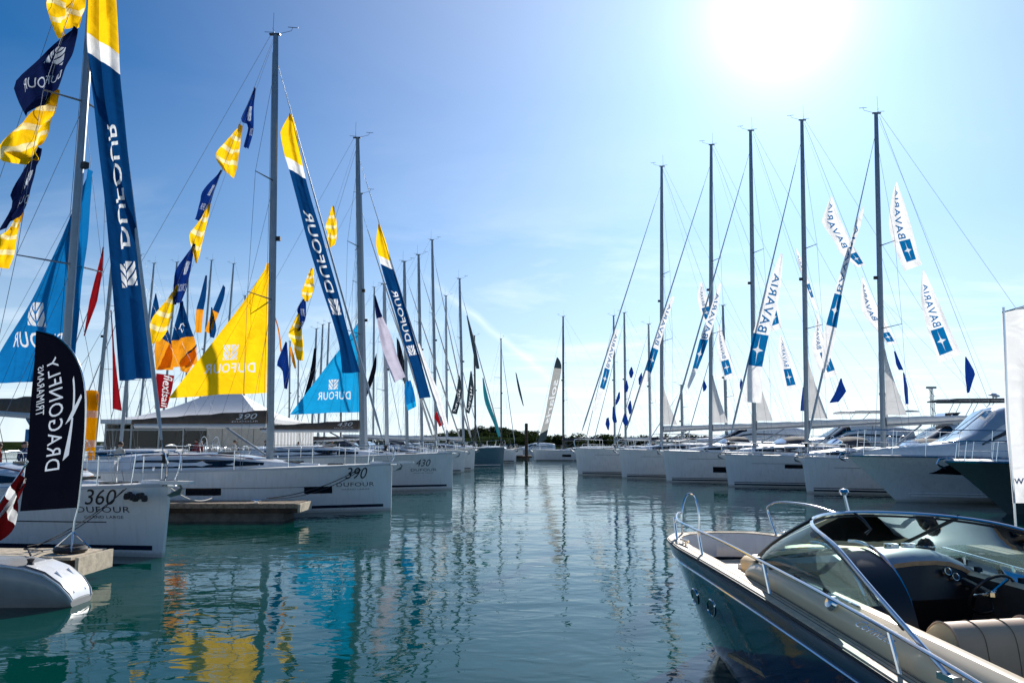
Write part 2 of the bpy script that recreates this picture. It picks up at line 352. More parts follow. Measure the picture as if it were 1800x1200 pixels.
def finish_flags():
    for F in FLAGS:
        V = []; E = []; FC = []; own = []; idx = {}
        def vid(u, v):
            k = (round(u, 6), round(v, 6))
            if k not in idx: idx[k] = len(V); V.append(Vector(k))
            return idx[k]
        nu, nv = F.nu, F.nv
        for i in range(nv+1):
            for k in range(nu): E.append((vid(k/nu, i/nv), vid((k+1)/nu, i/nv)))
        for k in range(nu+1):
            for i in range(nv): E.append((vid(k/nu, i/nv), vid(k/nu, (i+1)/nv)))
        for v0, v1, m in F.bands[:-1]: E.append((vid(0, v1-F.slant), vid(1, v1+F.slant)))
        for j, (nm, m, shape, A, B, C) in enumerate(F.pr):
            vs, fs, _ = shape; W = [(min(.999, max(.001, A[0]+p*B[0]+q*C[0])), min(.999, max(.001, A[1]+p*B[1]+q*C[1]))) for p, q in vs]
            for f in fs:
                t = [vid(*W[i]) for i in f]
                if len(set(t)) < 3: continue
                ar = sum(V[t[i]].x*V[t[(i+1) % 3]].y-V[t[(i+1) % 3]].x*V[t[i]].y for i in range(3))
                if abs(ar) < 1e-9: continue
                FC.append(t if ar > 0 else t[::-1]); own.append(j)
        want = sum(abs((V[t[1]]-V[t[0]]).cross(V[t[2]]-V[t[0]]))/2 for t in FC)
        for eps in (1e-6, 1e-5, 3e-5, 1e-4, 3e-7):
            ov, oe, of, _, _, off = __import__('mathutils').geometry.delaunay_2d_cdt(V, E, FC, 0, eps)
            got = sum(abs((ov[f[1]]-ov[f[0]]).cross(ov[f[2]]-ov[f[0]]))/2 for f, src in zip(of, off) if src)
            if got < want*1.05+.002: break
        else: print('CLOTH', F.root['label'], want, got)
        P = [F.S(v.x, v.y) for v in ov]; parts = {}
        for f, src in zip(of, off):
            j = max((own[q] for q in src), default=-1)
            if j < 0:
                c = sum((ov[i] for i in f), Vector((0, 0)))/len(f); n = 0
                while n < len(F.bands)-1 and c.y > F.bands[n][1]+F.slant*(2*c.x-1): n += 1
                key = (F.piece if len(F.bands) > 1 else 'cloth', F.bands[n][2], -1-n)
            else: key = (F.pr[j][0], F.pr[j][1], j)
            parts.setdefault(key, []).append(f)
        for (nm, m, j), fs in parts.items():
            used = sorted({i for f in fs for i in f}); mp = {q: n for n, q in enumerate(used)}
            MB().add([P[i] for i in used], [tuple(mp[i] for i in f) for f in fs]).build(nm, m, F.root, True, 80)
def vtext(root, S, s, m, v_start, v_end, u0, u1, e=.012, **kw):
    """letters running up the cloth, seen from behind"""
    return put('lettering', m, root, text2d(s, **kw), S, (u0, v_start), (0, v_end-v_start), (u1-u0, 0), e)
def utext(root, S, s, m, u0, u1, v0, v1, e=.012, **kw):
    """letters across the cloth, mirrored when u0 > u1"""
    return put('lettering', m, root, text2d(s, **kw), S, (u0, v1), (u1-u0, 0), (0, v0-v1), e)
def mark(root, S, m, u0, u1, v0, v1, e=.012, shape=None, name='emblem'):
    return put(name, m, root, shape or MARK, S, (u0, v1), (u1-u0, 0), (0, v0-v1), e)
SQ = poly2d([rect(0, 0, 1, 1)], 0)
def line(name, label, a, b, r=.008, m='wire', drop=0, cat='rope', group=None):
    a, b = Vector(a), Vector(b)
    pts = sag(b, a, drop, 12) if drop else [b, a]
    o = MB().tube([Vector(p)-b for p in pts], r, 5).build(name, m); o.location = b
    return tag(o, label, cat, group)
# ------------------------------------------------------------------ sailing boats
class Hull:
    def __init__(s, L, B, fb, fs, rake=.06, full=2.2, stern=.86, entry=.5):
        s.L, s.B, s.fb, s.fs, s.rake, s.full, s.stern, s.entry = L, B, fb, fs, rake, full, stern, entry
    def b(s, t):
        h = s.B/2
        if t < .52: return .035+(h-.035)*(1-(1-t/.52)**s.full)
        return h*(1-(1-s.stern)*((t-.52)/.48)**2)
    def sheer(s, t): return lerp(s.fb, s.fs, t)-.05*math.sin(math.pi*t)
    def pt(s, x, z, side=-1, off=0):
        """point on the topsides: x metres aft of the stem (at deck), height z"""
        t = min(1, max(0, x/s.L)); zs = s.sheer(t); b = s.b(t)+.0
        f0 = lerp(s.entry, .95, sm(t/.45))
        if z >= 0: y = b*(f0+(1-f0)*min(1, z/zs)**.85)
        else: y = b*f0*math.sqrt(max(0, 1-(z/-s.draft(t))**2))
        y = max(y, .03)
        xx = -x+s.rake*(z-zs)*max(0, 1-t*3)
        return Vector((xx, side*(y+off), z))
    def draft(s, t): return .08+.42*math.sin(math.pi*min(1, .12+t*.85))
def hull_band(H, m, name, parent, x0, x1, z0, z1, side, off=.006, n=16, sheer=False):
    rows = []
    for i in range(n+1):
        x = lerp(x0, x1, i/n); t = x/H.L; k = H.sheer(t) if sheer else 0
        rows.append([H.pt(x, k+z0, side, off), H.pt(x, k+z1, side, off)])
    return MB().grid(rows).build(name, m, parent, True)
def sailboat(name, label, loc, rz, L=12, B=3.9, fb=1.42, fs=1.22, mastH=16.5, J=4.1, hull='gelcoat', rake=.06, group=None, near=True,
             windows=(), stripes=((.10, .19, 'navy_paint'),), boom=4.6, boom_z=2.35, cover='boom_canvas', mast='mast_alloy', mast_rake=.008, furl=.035, sprit=0.0,
             spread=(.36, .64), texts=(), cover_text=None, corner=False, side=-1, hood='canvas_dark', boom_rise=.06, coach='gelcoat', frac=.93, cat='sailboat', fend=True):
    r = empty(name, loc, rz); tag(r, label, cat, group)
    H = Hull(L, B, fb, fs, rake)
    ts = [0, .006, .015, .03, .05, .075, .1, .14, .18, .23, .28, .34, .4, .46, .52, .6, .68, .76, .84, .92, 1]
    rows = []
    for t in ts:
        zs = H.sheer(t); d = H.draft(t)
        zl = [-d*.98, -d*.7, -d*.35, 0, zs*.2, zs*.4, zs*.6, zs*.8, zs*.93, zs]
        rows.append([H.pt(t*L, z, 1) for z in zl[::-1]]+[H.pt(t*L, z, -1) for z in zl])
    hb = MB().grid(rows); hb.fan(rows[-1][::-1]); hb.fan(rows[0])
    hb.build('hull', hull, r, True, 40)
    dz = lambda t: H.sheer(t)+.012
    dk = MB(); rows = []
    for t in ts:
        b = H.b(t)-.01; rows.append([H.pt(t*L, H.sheer(t), 1)*1+Vector((0, -.01, .012))]+[Vector((-t*L, b*q, dz(t)+.05*(1-q*q))) for q in (.6, .2, -.2, -.6)]+[H.pt(t*L, H.sheer(t), -1)+Vector((0, .01, .012))])
    dk.grid(rows).build('deck', 'deck', r, True)
    for s_ in (-1, 1):
        rows = []
        for t in ts:
            p = H.pt(t*L, H.sheer(t), s_); i_ = Vector((0, -s_*.035, 0)); u_ = Vector((0, 0, .045))
            rows.append([p+Vector((0, s_*.004, -.02)), p+u_+Vector((0, s_*.004, 0)), p+i_+u_, p+i_])
        MB().grid(rows, True).build('toe_rail', 'gelcoat_grey' if near else 'deck', r, True)
    for st in stripes:
        z0, z1, m = st[:3]; a, b_ = (st[3], st[4]) if len(st) > 3 else (.02, .97)
        for s_ in (-1, 1): hull_band(H, m, 'boot_stripe' if z0 < .4 else 'cove_line', r, a*L, b_*L, z0, z1, s_, .005)
    for (x0, x1, z0, z1) in windows:
        for s_ in (-1, 1): hull_band(H, 'dark_glass', 'hull_window', r, x0, x1, z0, z1, s_, .006, 6)
    for (s, x0, x1, z0, z1, kw) in texts:      # lettering reads towards the bow on the starboard side
        for s_ in (-1, 1):
            fn = lambda u, v, off, s_=s_: H.pt(u, v, s_, .006)
            put('lettering', 'ink', r, text2d(s, **kw), fn, (x0 if s_ < 0 else x1, z0), ((x1-x0) if s_ < 0 else (x0-x1), 0), (0, z1-z0))
    # coachroof
    def cw(t): return (H.b(t)-.42)*(.15+.85*sm((t-.2)/.2))*.86
    def ch(t): return .06+.40*sm((t-.19)/.30)
    ct = [.2, .22, .25, .29, .34, .4, .48, .56, .64, .70]
    sec = [(1.0, -.06), (.97, .35), (.90, .78), (.78, .95), (.4, 1.06), (0, 1.1)]
    def cp(t, q, s_, off=0):
        i = min(len(sec)-2, int(q)); f = q-i; a, b = sec[i], sec[i+1]
        return Vector((-t*L, s_*(cw(t)*lerp(a[0], b[0], f)+off), dz(t)+.03+ch(t)*lerp(a[1], b[1], f)+off*.4))
    rows = [[cp(t, q, 1) for q in range(6)]+[cp(t, q, -1) for q in range(4, -1, -1)] for t in ct]
    cb = MB().grid(rows); cb.fan(rows[0]); cb.fan(rows[-1][::-1]); cb.build('coachroof', coach, r, True, 50)
    for s_ in (-1, 1):
        rows = [[cp(lerp(.33, .66, i/10), .45+.5*(1-min(1, i/3)), s_, .006), cp(lerp(.33, .66, i/10), 1.75, s_, .006)] for i in range(11)]
        MB().grid(rows).build('cabin_window', 'dark_glass', r, True)
        if near: tube('grab_rail', 'teak_red', r, [cp(t, 3.2, s_, .03) for t in (.36, .45, .55, .65)], .018)
    for t in ((.15, .27, .45) if near else (.27,)):
        zt = dz(t)+(.05 if t < .2 else .03+ch(t)*1.1); w = .26
        MB().box(-t*L-w, -t*L+w, -w, w, zt-.02, zt+.035).build('deck_hatch', 'dark_glass', r)
    # cockpit
    for s_ in (-1, 1):
        rows = []
        for t in (.70, .74, .80, .88, .95, .985):
            b = H.b(t); h = .34*(1-sm((t-.86)/.16)*.6); z = dz(t)
            rows.append([Vector((-t*L, s_*(b-.38), z)), Vector((-t*L, s_*(b-.44), z+h)), Vector((-t*L, s_*(b-.72), z+h)), Vector((-t*L, s_*(b-.8), z))])
        c_ = MB().grid(rows, True); c_.fan(rows[0]); c_.fan(rows[-1]); c_.build('cockpit_coaming', coach, r, True)
        if not near: continue
        wx, wy, wz = -.885*L, s_*.75, dz(.88)+.62
        ring = [(wx, wy+.42*math.cos(a*math.pi/8), wz+.42*math.sin(a*math.pi/8)) for a in range(17)]
        w_ = tube('steering_wheel', 'steel', r, ring, .016, 5)
        sp_ = MB()
        for a in range(3): sp_.tube([(wx, wy, wz), (wx, wy+.42*math.cos(a*2.09+.5), wz+.42*math.sin(a*2.09+.5))], .01, 4)
        sp_.tube([(wx+.1, wy, wz), (wx+.12, wy, dz(.88))], .05, 6); sp_.build('spokes', 'steel', w_)
    if hood:
        rows = []
        for i, (t, h) in enumerate(((.625, .38), (.655, .80), (.70, .95), (.745, .92))):
            w = cw(.64)*1.04; z = dz(t)+.05
            rows.append([Vector((-t*L, w*math.cos(a), z+h*max(0, math.sin(a))**.7)) for a in [math.pi*k/10 for k in range(11)]])
        MB().grid(rows).build('sprayhood', hood, r, True)
        rr = [[p+Vector((.015, 0, .012)) for p in rows[0][2:9]], [p+Vector((.015, 0, .012)) for p in rows[1][2:9]]]
        MB().grid(rr).build('sprayhood_window', 'clear_glass', r, True)
    # rails
    def gp(t, s_, h): p = H.pt(t*L, H.sheer(t), s_); return Vector((p.x, p.y-s_*.05, p.z+h))
    tl = [.115, .25, .38, .51, .64, .77, .9]
    for s_ in (-1, 1):
        for t in tl: tube('stanchion', 'steel', r, [gp(t, s_, 0), gp(t, s_, .62)], .0125, 5)
        for h in (.32, .61): tube('lifeline', 'wire', r, [gp(t, s_, h) for t in tl], .005, 4)
        pp = spline([gp(.115, s_, .62), gp(.06, s_, .64), gp(.02, s_, .66), Vector((.02, s_*.16, fb+.60)), Vector((.06, s_*.13, fb+.3)), Vector((-.08, s_*.1, fb))], 5)
        p_ = tube('pulpit', 'steel', r, pp, .014, 5); tube('pulpit_leg', 'steel', p_, [gp(.06, s_, 0), gp(.055, s_, .64)], .0125, 5)
        pp = spline([gp(.9, s_, .62), gp(.96, s_, .63), Vector((-L*.99, s_*(H.b(1)-.15), dz(1)+.63)), Vector((-L*.99, s_*.55, dz(1)+.63)), Vector((-L*.985, s_*.5, dz(1)))], 5)
        tube('pushpit', 'steel', r, pp, .014, 5)
        if near:
            for t in (.6, .8): MB().lathe([(.0, 0), (.055, 0), (.045, .05), (.05, .12), (.03, .14), (0, .14)], (-t*L, s_*(H.b(t)-.55), dz(t)+.34*(t > .7)), 10).build('winch', 'steel', r, True)
        if fend:
            for t in ((.36, .55, .74) if near else (.5,)):
                if s_ == side and near: continue
                p = H.pt(t*L, H.sheer(t)*.62, s_, .11)
                f_ = MB().lathe([(0, -.33), (.05, -.32), (.105, -.22), (.11, 0), (.105, .22), (.05, .32), (.02, .36), (0, .36)], p, 10).build('fender', 'fender', r, True)
                tube('fender_line', 'rope_dark', f_, [p+Vector((0, 0, .36)), gp(t, s_, .3)], .007, 4)
    # bow gear
    a = MB(); a.box(-.35, .22, -.06, -.035, fb+.0, fb+.07); a.box(-.35, .22, .035, .06, fb+.0, fb+.07); a.tube([(.2, -.06, fb+.03), (.2, .06, fb+.03)], .035, 8); a.build('anchor_roller', 'steel', r)
    a = MB(); a.tube([(-.3, 0, fb+.10), (.22, 0, fb+.09), (.34, 0, fb-.05)], .022, 6)
    a.add([(.36, 0, fb-.02), (.16, -.19, fb-.16), (.02, 0, fb-.22), (.16, .19, fb-.16), (.30, 0, fb-.16)], [(0, 1, 4), (0, 4, 3), (1, 2, 4), (4, 2, 3), (0, 3, 2, 1)]); a.build('anchor', 'wire', r)
    if sprit:
        a = MB(); a.grid([[(x, w, z) for w, z in ((-.13, .03), (.13, .03), (.13, .10), (-.13, .10))] for x in (-.7, sprit*.6)], True)
        a.grid([[(sprit*.6, w, z) for w, z in ((-.13, .03), (.13, .03), (.13, .10), (-.13, .10))], [(sprit, w, z) for w, z in ((-.06, .05), (.06, .05), (.06, .10), (-.06, .10))]], True)
        a.v = [(x, y, z+fb) for x, y, z in a.v]; a.fan([(sprit, w, fb+z) for w, z in ((-.06, .05), (.06, .05), (.06, .10), (-.06, .10))]); a.build('bowsprit', 'gelcoat', r)
    # rig
    mx, mz0 = -J, dz(J/L)+.03+(ch(J/L)*1.1 if J/L > .21 else 0)-.05
    top = Vector((mx-mast_rake*(mastH-mz0), 0, mastH))
    def mp_(z): return Vector((mx, 0, mz0)).lerp(top, (z-mz0)/(mastH-mz0))
    def mrow(z, k): p = mp_(z); return [p+Vector((.125*k*math.cos(q), .078*k*math.sin(q), 0)) for q in [math.pi*i/6 for i in range(12)]]
    mr = [mrow(z, k) for z, k in ((mz0, 1), (lerp(mz0, mastH, .5), 1), (lerp(mz0, mastH, .85), .9), (mastH, .72))]
    mb_ = MB().grid(mr, True); mb_.fan(mr[-1]); mo = mb_.build('mast', mast, r, True)
    tp = MB().box(top.x-.22, top.x+.16, -.05, .05, top.z, top.z+.05)
    tp.tube([(top.x-.1, 0, top.z), (top.x-.1, 0, top.z+.85)], .006, 4)
    tp.tube([(top.x+.1, 0, top.z+.04), (top.x+.55, 0, top.z+.16), (top.x+.6, 0, top.z+.3)], .009, 4)
    tp.tube([(top.x+.42, 0, top.z+.30), (top.x+.78, 0, top.z+.27)], .012, 4); tp.tube([(top.x-.1, -.1, top.z+.22), (top.x-.1, .1, top.z+.22)], .006, 4)
    tp.tube([(top.x-.4, 0, top.z+.12), (top.x-.05, 0, top.z+.1)], .01, 4); tp.build('masthead_instruments', 'mast_black', mo)
    b_ = MB(); p = mp_(mastH*.55); b_.box(p.x+.12, p.x+.26, -.06, .06, p.z-.05, p.z+.09); b_.build('steaming_light', 'rubber', mo)
    cpx = mx-.35; hb_ = H.b((J+.35)/L)-.06; lastR = None
    for s_ in (-1, 1):
        pts = [Vector((cpx, s_*hb_, dz(.3)))]
        for j, q in enumerate(spread):
            z = lerp(mz0, mastH, q); p = mp_(z); w = hb_*(.62 if j == 0 else .48)
            tip = p+Vector((-.42*w, s_*w, .06*w)); tube('spreader', mast, mo, [p, tip], [.045, .025], 6, flat=.5); pts.append(tip)
            tube('shroud', 'wire', r, [Vector((cpx+.02, s_*hb_*.96, dz(.3))), mp_(lerp(mz0, mastH, spread[0])-.1)] if j == 0 else [pts[-2], mp_(z-.1)], .0055, 4)
        pts.append(mp_(mastH*frac)); tube('shroud', 'wire', r, pts, .0065, 4)
        tube('backstay', 'wire', r, [Vector((-L*.985, s_*H.b(1)*.75, dz(1))), Vector((lerp(-L, mx, .22), 0, lerp(dz(1), mastH, .24)+.2)), top+Vector((-.18, 0, 0))], .006, 4)
    fs_a, fs_b = Vector((-.12, 0, fb+.12)), mp_(mastH*frac)+Vector((.1, 0, 0))
    tube('forestay', 'wire', r, [fs_a, fs_b], .010, 5)
    if furl:
        q0, q1 = fs_a.lerp(fs_b, .06), fs_a.lerp(fs_b, .93)
        f_ = MB().tube([q0, fs_a.lerp(fs_b, .1), fs_a.lerp(fs_b, .5), q1], [furl*.6, furl*1.25, furl, furl*.4], 7).build('furled_headsail', 'gelcoat_grey' if furl < .05 else 'dacron', r, True)
    MB().lathe([(0, -.02), (.09, 0), (.05, .05), (.05, .11), (.09, .16), (0, .18)], fs_a.lerp(fs_b, .025), 10).build('furling_drum', 'rubber', r, True)
    if boom:
        z0 = boom_z; g = mp_(z0)+Vector((-.14, 0, 0)); e = g+Vector((-boom, 0, boom_rise*boom))
        bo = tube('boom', 'gelcoat_grey' if cover == 'boom_canvas' else mast, r, [g, e], .085, 8)
        rows = []
        for i in range(13):
            f = i/12; p = g.lerp(e, lerp(.0, 1.02, f)); h = lerp(.50, .20, f)*(1 if cover == 'boom_canvas' else .72)*(1+.05*math.sin(i*2.1)); w = lerp(.17, .10, f)
            rows.append([p+Vector((0, w*.75*a, b*h)) for a, b in ((-.6, .12), (-1, .35), (-.85, .7), (-.25, 1), (.25, 1), (.85, .7), (1, .35), (.6, .12))])
        c_ = MB().grid(rows, True); c_.fan(rows[0]); c_.fan(rows[-1]); c_ = c_.build('sail_cover', cover, r, True, 60)
        if cover_text:
            for s_ in (-1, 1):
                def fn(u, v, off, s_=s_): p = g.lerp(e, u); h = lerp(.5, .2, u); return p+Vector((0, s_*(lerp(.17, .10, u)*.75+.012), v*h))
                u0, u1 = .22, .06
                put('lettering', 'ink_white', c_, text2d(cover_text, shear=.3), fn, (u0 if s_ < 0 else u1, .45), ((u1-u0)*(1 if s_ < 0 else -1), 0), (0, .38))
                put('lettering', 'ink_white', c_, text2d('DUFOUR', space=1.1), fn, (.25 if s_ < 0 else .05, .24), ((-.2)*(1 if s_ < 0 else -1), 0), (0, .10))
        tube('vang', mast, r, [mp_(mz0+.15)+Vector((-.12, 0, 0)), g.lerp(e, .3)+Vector((0, 0, -.08))], .04, 6)
        s1 = MB()
        for k in (-.25, .25): s1.tube([g.lerp(e, .62)+Vector((0, 0, -.1)), Vector((g.lerp(e, .62).x+.1, k, dz(.6)+ch(.6)+.05))], .008, 4)
        s1.build('mainsheet', 'rope_dark', r)
        for k in (.35, .65, .95): tube('lazy_jack', 'rope_dark', r, [g.lerp(e, k)+Vector((0, -.08, .1)), mp_(mastH*.5)], .004, 4)
        tube('topping_lift', 'wire', r, [e, top], .004, 4)
    tube('halyard', 'rope_dark', r, [mp_(mz0+1)+Vector((-.2, -.06, 0)), mp_(mastH*.96)+Vector((-.1, -.02, 0))], .006, 4)
    if corner:
        k = corner; z0 = boom_z+.45; rows = []
        for i in range(9):
            f = i/8; a_ = mp_(lerp(z0, z0+k, f))+Vector((-.13, 0, 0)); w = .95*(1-f)**1.1
            rows.append([a_+Vector((-w*q, .03*math.sin(q*3+f*4), -.0)) for q in (0, .33, .66, 1)])
        c_ = MB().grid(rows).build('mainsail_corner', 'dacron', r, True)
    return r, H
def rig_px(bx, Y, base, top, aft=-1):
    """mast step distance, height and rake for a boat whose mast is seen between two picture points"""
    b, t = at(base[0], base[1], Y), at(top[0], top[1], Y)
    return abs(b.x-bx), t.z, aft*(t.x-b.x)/(t.z-b.z)
def wpt(o, p):
    """world position of a point given in a thing's own axes"""
    c, s = math.cos(o.rotation_euler.z), math.sin(o.rotation_euler.z)
    return Vector((o.location.x+p[0]*c-p[1]*s, o.location.y+p[0]*s+p[1]*c, o.location.z+p[2]))
# ------------------------------------------------------------------ water and far shore
m = bpy.data.materials.new('water'); m.use_nodes = True; t = m.node_tree; b = t.nodes['Principled BSDF']; M['water'] = m
b.inputs['Roughness'].default_value = .025; b.inputs['IOR'].default_value = 1.33; b.inputs['Specular IOR Level'].default_value = .30
tc = N(t, 'ShaderNodeTexCoord')
def wnoise(scale, sx, sy, detail, rot=0, dist=0):
    mp = N(t, 'ShaderNodeMapping'); mp.inputs['Scale'].default_value = (sx, sy, 1); mp.inputs['Rotation'].default_value = (0, 0, rot)
    t.links.new(tc.outputs['Object'], mp.inputs[0]); n = N(t, 'ShaderNodeTexNoise'); n.inputs['Scale'].default_value = scale; n.inputs['Detail'].default_value = detail; n.inputs['Distortion'].default_value = dist
    n.inputs['Roughness'].default_value = .45
    t.links.new(mp.outputs[0], n.inputs['Vector']); return n.outputs['Fac']
h1 = wnoise(.55, 1, 1.5, 2, .3, .4); h2 = wnoise(1.7, 1, 1.5, 2, -.4, .6); h3 = wnoise(5.5, 1, 1.3, 2, .2, .3)
patch = wnoise(.10, 1, 1.6, 3, .2, .6)
hh = math_(t, 'ADD', math_(t, 'MULTIPLY', h1, 1.0), math_(t, 'MULTIPLY', h2, .42))
hh = math_(t, 'ADD', hh, math_(t, 'MULTIPLY', math_(t, 'MULTIPLY', h3, ramp(t, patch, [(.38, (.01,)*3), (.62, (.12,)*3)])), .9))
bp = N(t, 'ShaderNodeBump'); bp.inputs['Strength'].default_value = 1.0; bp.inputs['Distance'].default_value = .025
hh = math_(t, 'MULTIPLY', hh, ramp(t, patch, [(.35, (.55,)*3), (.65, (1.25,)*3)]))
t.links.new(hh, bp.inputs['Height']); t.links.new(bp.outputs[0], b.inputs['Normal'])
t.links.new(ramp(t, wnoise(.05, 1, 1, 4, 0, .5), [(.3, (.0001, .040, .032)), (.7, (.0001, .068, .057))]), b.inputs['Base Color'])
w = MB().grid([[(x, y, 0) for x in (-3000, -200, 0, 200, 3000)] for y in (-400, -20, 60, 300, 5000)]).build('water', 'water'); tag(w, kind='structure')
# far bank: a low shore and a wooded rise
rows = []
for i in range(41):
    x = -420+i*21; k = random.random()
    rows.append([(x, 236+3*k, -.6), (x, 240+4*k, .7), (x, 262, 1.5+k), (x, 300, 2.2), (x, 900, 3)])
tag(MB().grid(rows).build('bank', 'bank', None, True), kind='structure')
rows = []
for i in range(31):
    x = -90+i*5.5; e = math.exp(-((x+13)/22)**2)*5.2+math.exp(-((x-24)/34)**2)*1.4
    rows.append([(x, 320, 1), (x, 345, 1.5+e*.55), (x, 372, 1.8+e), (x, 400, 1.8+e*.7), (x, 430, 1)])
tag(MB().grid(rows).build('hill', 'bank', None, True), kind='structure')
def leafmat(name, c):
    m = bpy.data.materials.new(name); m.use_nodes = True; t = m.node_tree; t.nodes.clear(); M[name] = m
    oi = N(t, 'ShaderNodeObjectInfo'); ge = N(t, 'ShaderNodeNewGeometry')
    mx = math_(t, 'FRACT', math_(t, 'ADD', oi.outputs['Random'], math_(t, 'MULTIPLY', ge.outputs['Random Per Island'], .6)))
    cr = ramp(t, mx, [(0, tuple(q*.6 for q in c)), (.5, c), (1, (c[0]*1.6, c[1]*1.25, c[2]))])
    d = N(t, 'ShaderNodeBsdfDiffuse'); tr = N(t, 'ShaderNodeBsdfTranslucent'); ms = N(t, 'ShaderNodeMixShader'); o = N(t, 'ShaderNodeOutputMaterial')
    t.links.new(cr, d.inputs[0]); t.links.new(cr, tr.inputs[0]); ms.inputs[0].default_value = .3
    t.links.new(d.outputs[0], ms.inputs[1]); t.links.new(tr.outputs[0], ms.inputs[2]); t.links.new(ms.outputs[0], o.inputs[0])
leafmat('leaf', (.034, .056, .018))
def leaf_cloud(rnd, lumps, n, size):
    b = MB()
    for k in range(n):
        cx, cy, cz, rx, rz = lumps[k % len(lumps)]
        v = Vector((rnd.gauss(0, 1), rnd.gauss(0, 1), rnd.gauss(0, 1))).normalized()*rnd.uniform(.55, 1.05)
        p = Vector((cx+v.x*rx, cy+v.y*rx, cz+v.z*rz)); a = Vector((rnd.gauss(0, 1), rnd.gauss(0, 1), rnd.gauss(0, .6))).normalized()
        c = a.cross(v).normalized() if a.cross(v).length > .01 else Vector((1, 0, 0)); s = size*rnd.uniform(.6, 1.3)
        b.add([p-a*s, p+c*s*.55, p+a*s, p-c*s*.55], [(0, 1, 2, 3)])
    return b
tvar = []
for i in range(6):
    rnd = random.Random(40+i); h = 1.0
    lumps = [(rnd.uniform(-.28, .28), rnd.uniform(-.28, .28), rnd.uniform(.38, .82), rnd.uniform(.18, .30), rnd.uniform(.14, .22)) for _ in range(9)]
    tvar.append((leaf_cloud(rnd, lumps, 520, .055), lumps))
tmesh = []
for cb, lumps in tvar:
    o = cb.build('crown', 'leaf'); cm = o.data; bpy.data.objects.remove(o)
    tb = MB().tube([(0, 0, -.1), (.01, 0, .2), (.0, .01, .5)], [.045, .035, .015], 6)
    for l in lumps[:5]: tb.tube([(0, 0, .25), (l[0]*.9, l[1]*.9, l[2])], [.02, .006], 4)
    o = tb.build('trunk', 'bark'); tm_ = o.data; bpy.data.objects.remove(o); tmesh.append((cm, tm_))
def tree(x, y, z, h, label, i, w=1.0):
    r = empty('broadleaf_tree', (x, y, z), random.random()*6.28); r.scale = (h*w, h*w, h); tag(r, label, 'tree', 'trees along the far shore')
    for nm, me in zip(('crown', 'trunk'), tmesh[i % 6]):
        o = bpy.data.objects.new(nm, me); col.objects.link(o); o.parent = r
for i in range(56):
    x = -62+i*2.35+random.uniform(-.8, .8)
    tree(x, 243+random.uniform(0, 12), -.9, random.uniform(4.4, 6.6)*(1.0 if x > -2 else .82), 'low broadleaf tree in the dense row along the far bank', i, 1.25)
for i in range(70):
    x = -40+(i % 35)*1.6+random.uniform(-.6, .6); fr = i >= 35; e = math.exp(-((x+13)/22)**2)*5.2+math.exp(-((x-24)/34)**2)*1.4
    tree(x, (352 if fr else 368)+random.uniform(-4, 5), (e*.62-.6) if fr else (.2+e*.93), random.uniform(3.6, 5.2), 'distant tree on the wooded rise behind the shore', i+3, 1.4)
# ------------------------------------------------------------------ pontoons on the left
def pontoon(name, label, x0, x1, y0, y1, ztop, plank=.14, along='y', m='plank', floats=True, cap=None):
    r = empty(name, ((x0+x1)/2, (y0+y1)/2, 0)); tag(r, label, 'pontoon'); cx, cy = r.location.x, r.location.y
    box('frame', 'pile', r, x0-cx+.02, x1-cx-.02, y0-cy+.02, y1-cy-.02, ztop-.26, ztop-.05)
    if along == 'y':   # boards lie across x, repeat along y
        n = int((y1-y0)/plank); me = MB().box(0, x1-x0, 0, plank-.012, 0, .045).build('plank', m, r); dat = me.data; me.location = (x0-cx, y0-cy, ztop-.045)
        for k in range(1, min(n, 300)):
            o = bpy.data.objects.new('plank', dat); col.objects.link(o); o.parent = r; o.location = (x0-cx+random.uniform(-.01, .01), y0-cy+k*plank, ztop-.045+random.uniform(-.003, .003))
    else:
        n = int((x1-x0)/plank); me = MB().box(0, plank-.012, 0, y1-y0, 0, .045).build('plank', m, r); dat = me.data; me.location = (x0-cx, y0-cy, ztop-.045)
        for k in range(1, min(n, 300)):
            o = bpy.data.objects.new('plank', dat); col.objects.link(o); o.parent = r; o.location = (x0-cx+k*plank, y0-cy+random.uniform(-.008, .008), ztop-.045+random.uniform(-.003, .003))
    if floats:
        nx = max(1, int((x1-x0)/3.2)); ny = max(1, int((y1-y0)/3.2))
        for i in range(nx):
            for j in range(ny):
                ax, ay = (x1-x0)/nx, (y1-y0)/ny
                box('float', 'concrete', r, x0-cx+ax*(i+.1), x0-cx+ax*(i+.9), y0-cy+ay*(j+.08), y0-cy+ay*(j+.92), -.3, ztop-.26)
    return r
fp = pontoon('finger_pontoon', 'narrow wooden finger pontoon beside the white boat with the yellow sail', -14.2, -6.0, 21.9, 23.2, .50, .16, 'x', 'plank')
box('end_fender', 'plank_pale', fp, 4.1, 4.17, -.62, .62, .26, .485)
for s_, x in ((-1, 2.9), (-1, -2.5)):
    c = MB(); c.tube([(x-.14, s_*.5, .58), (x+.14, s_*.5, .58)], .022, 6); c.box(x-.05, x+.05, s_*.5-.03, s_*.5+.03, .50, .57); c.build('cleat', 'steel', fp)
edge = MB().box(-4.1, 4.1, -.66, -.652, .37, .485); edge.build('side_board', 'plank', fp)
np_ = pontoon('mooring_pontoon', 'pale wooden pontoon end carrying the dark feather banner', -12.5, -6.75, 12.2, 13.25, .44, .15, 'x', 'plank_pale', True)
box('end_board', 'plank_pale', np_, 2.875, 2.93, -.52, .52, .14, .43)
pontoon('main_walkway', 'long main walkway at the sterns of the left row of boats', -20.4, -17.6, 26, 104, .55, .27, 'y', 'plank')
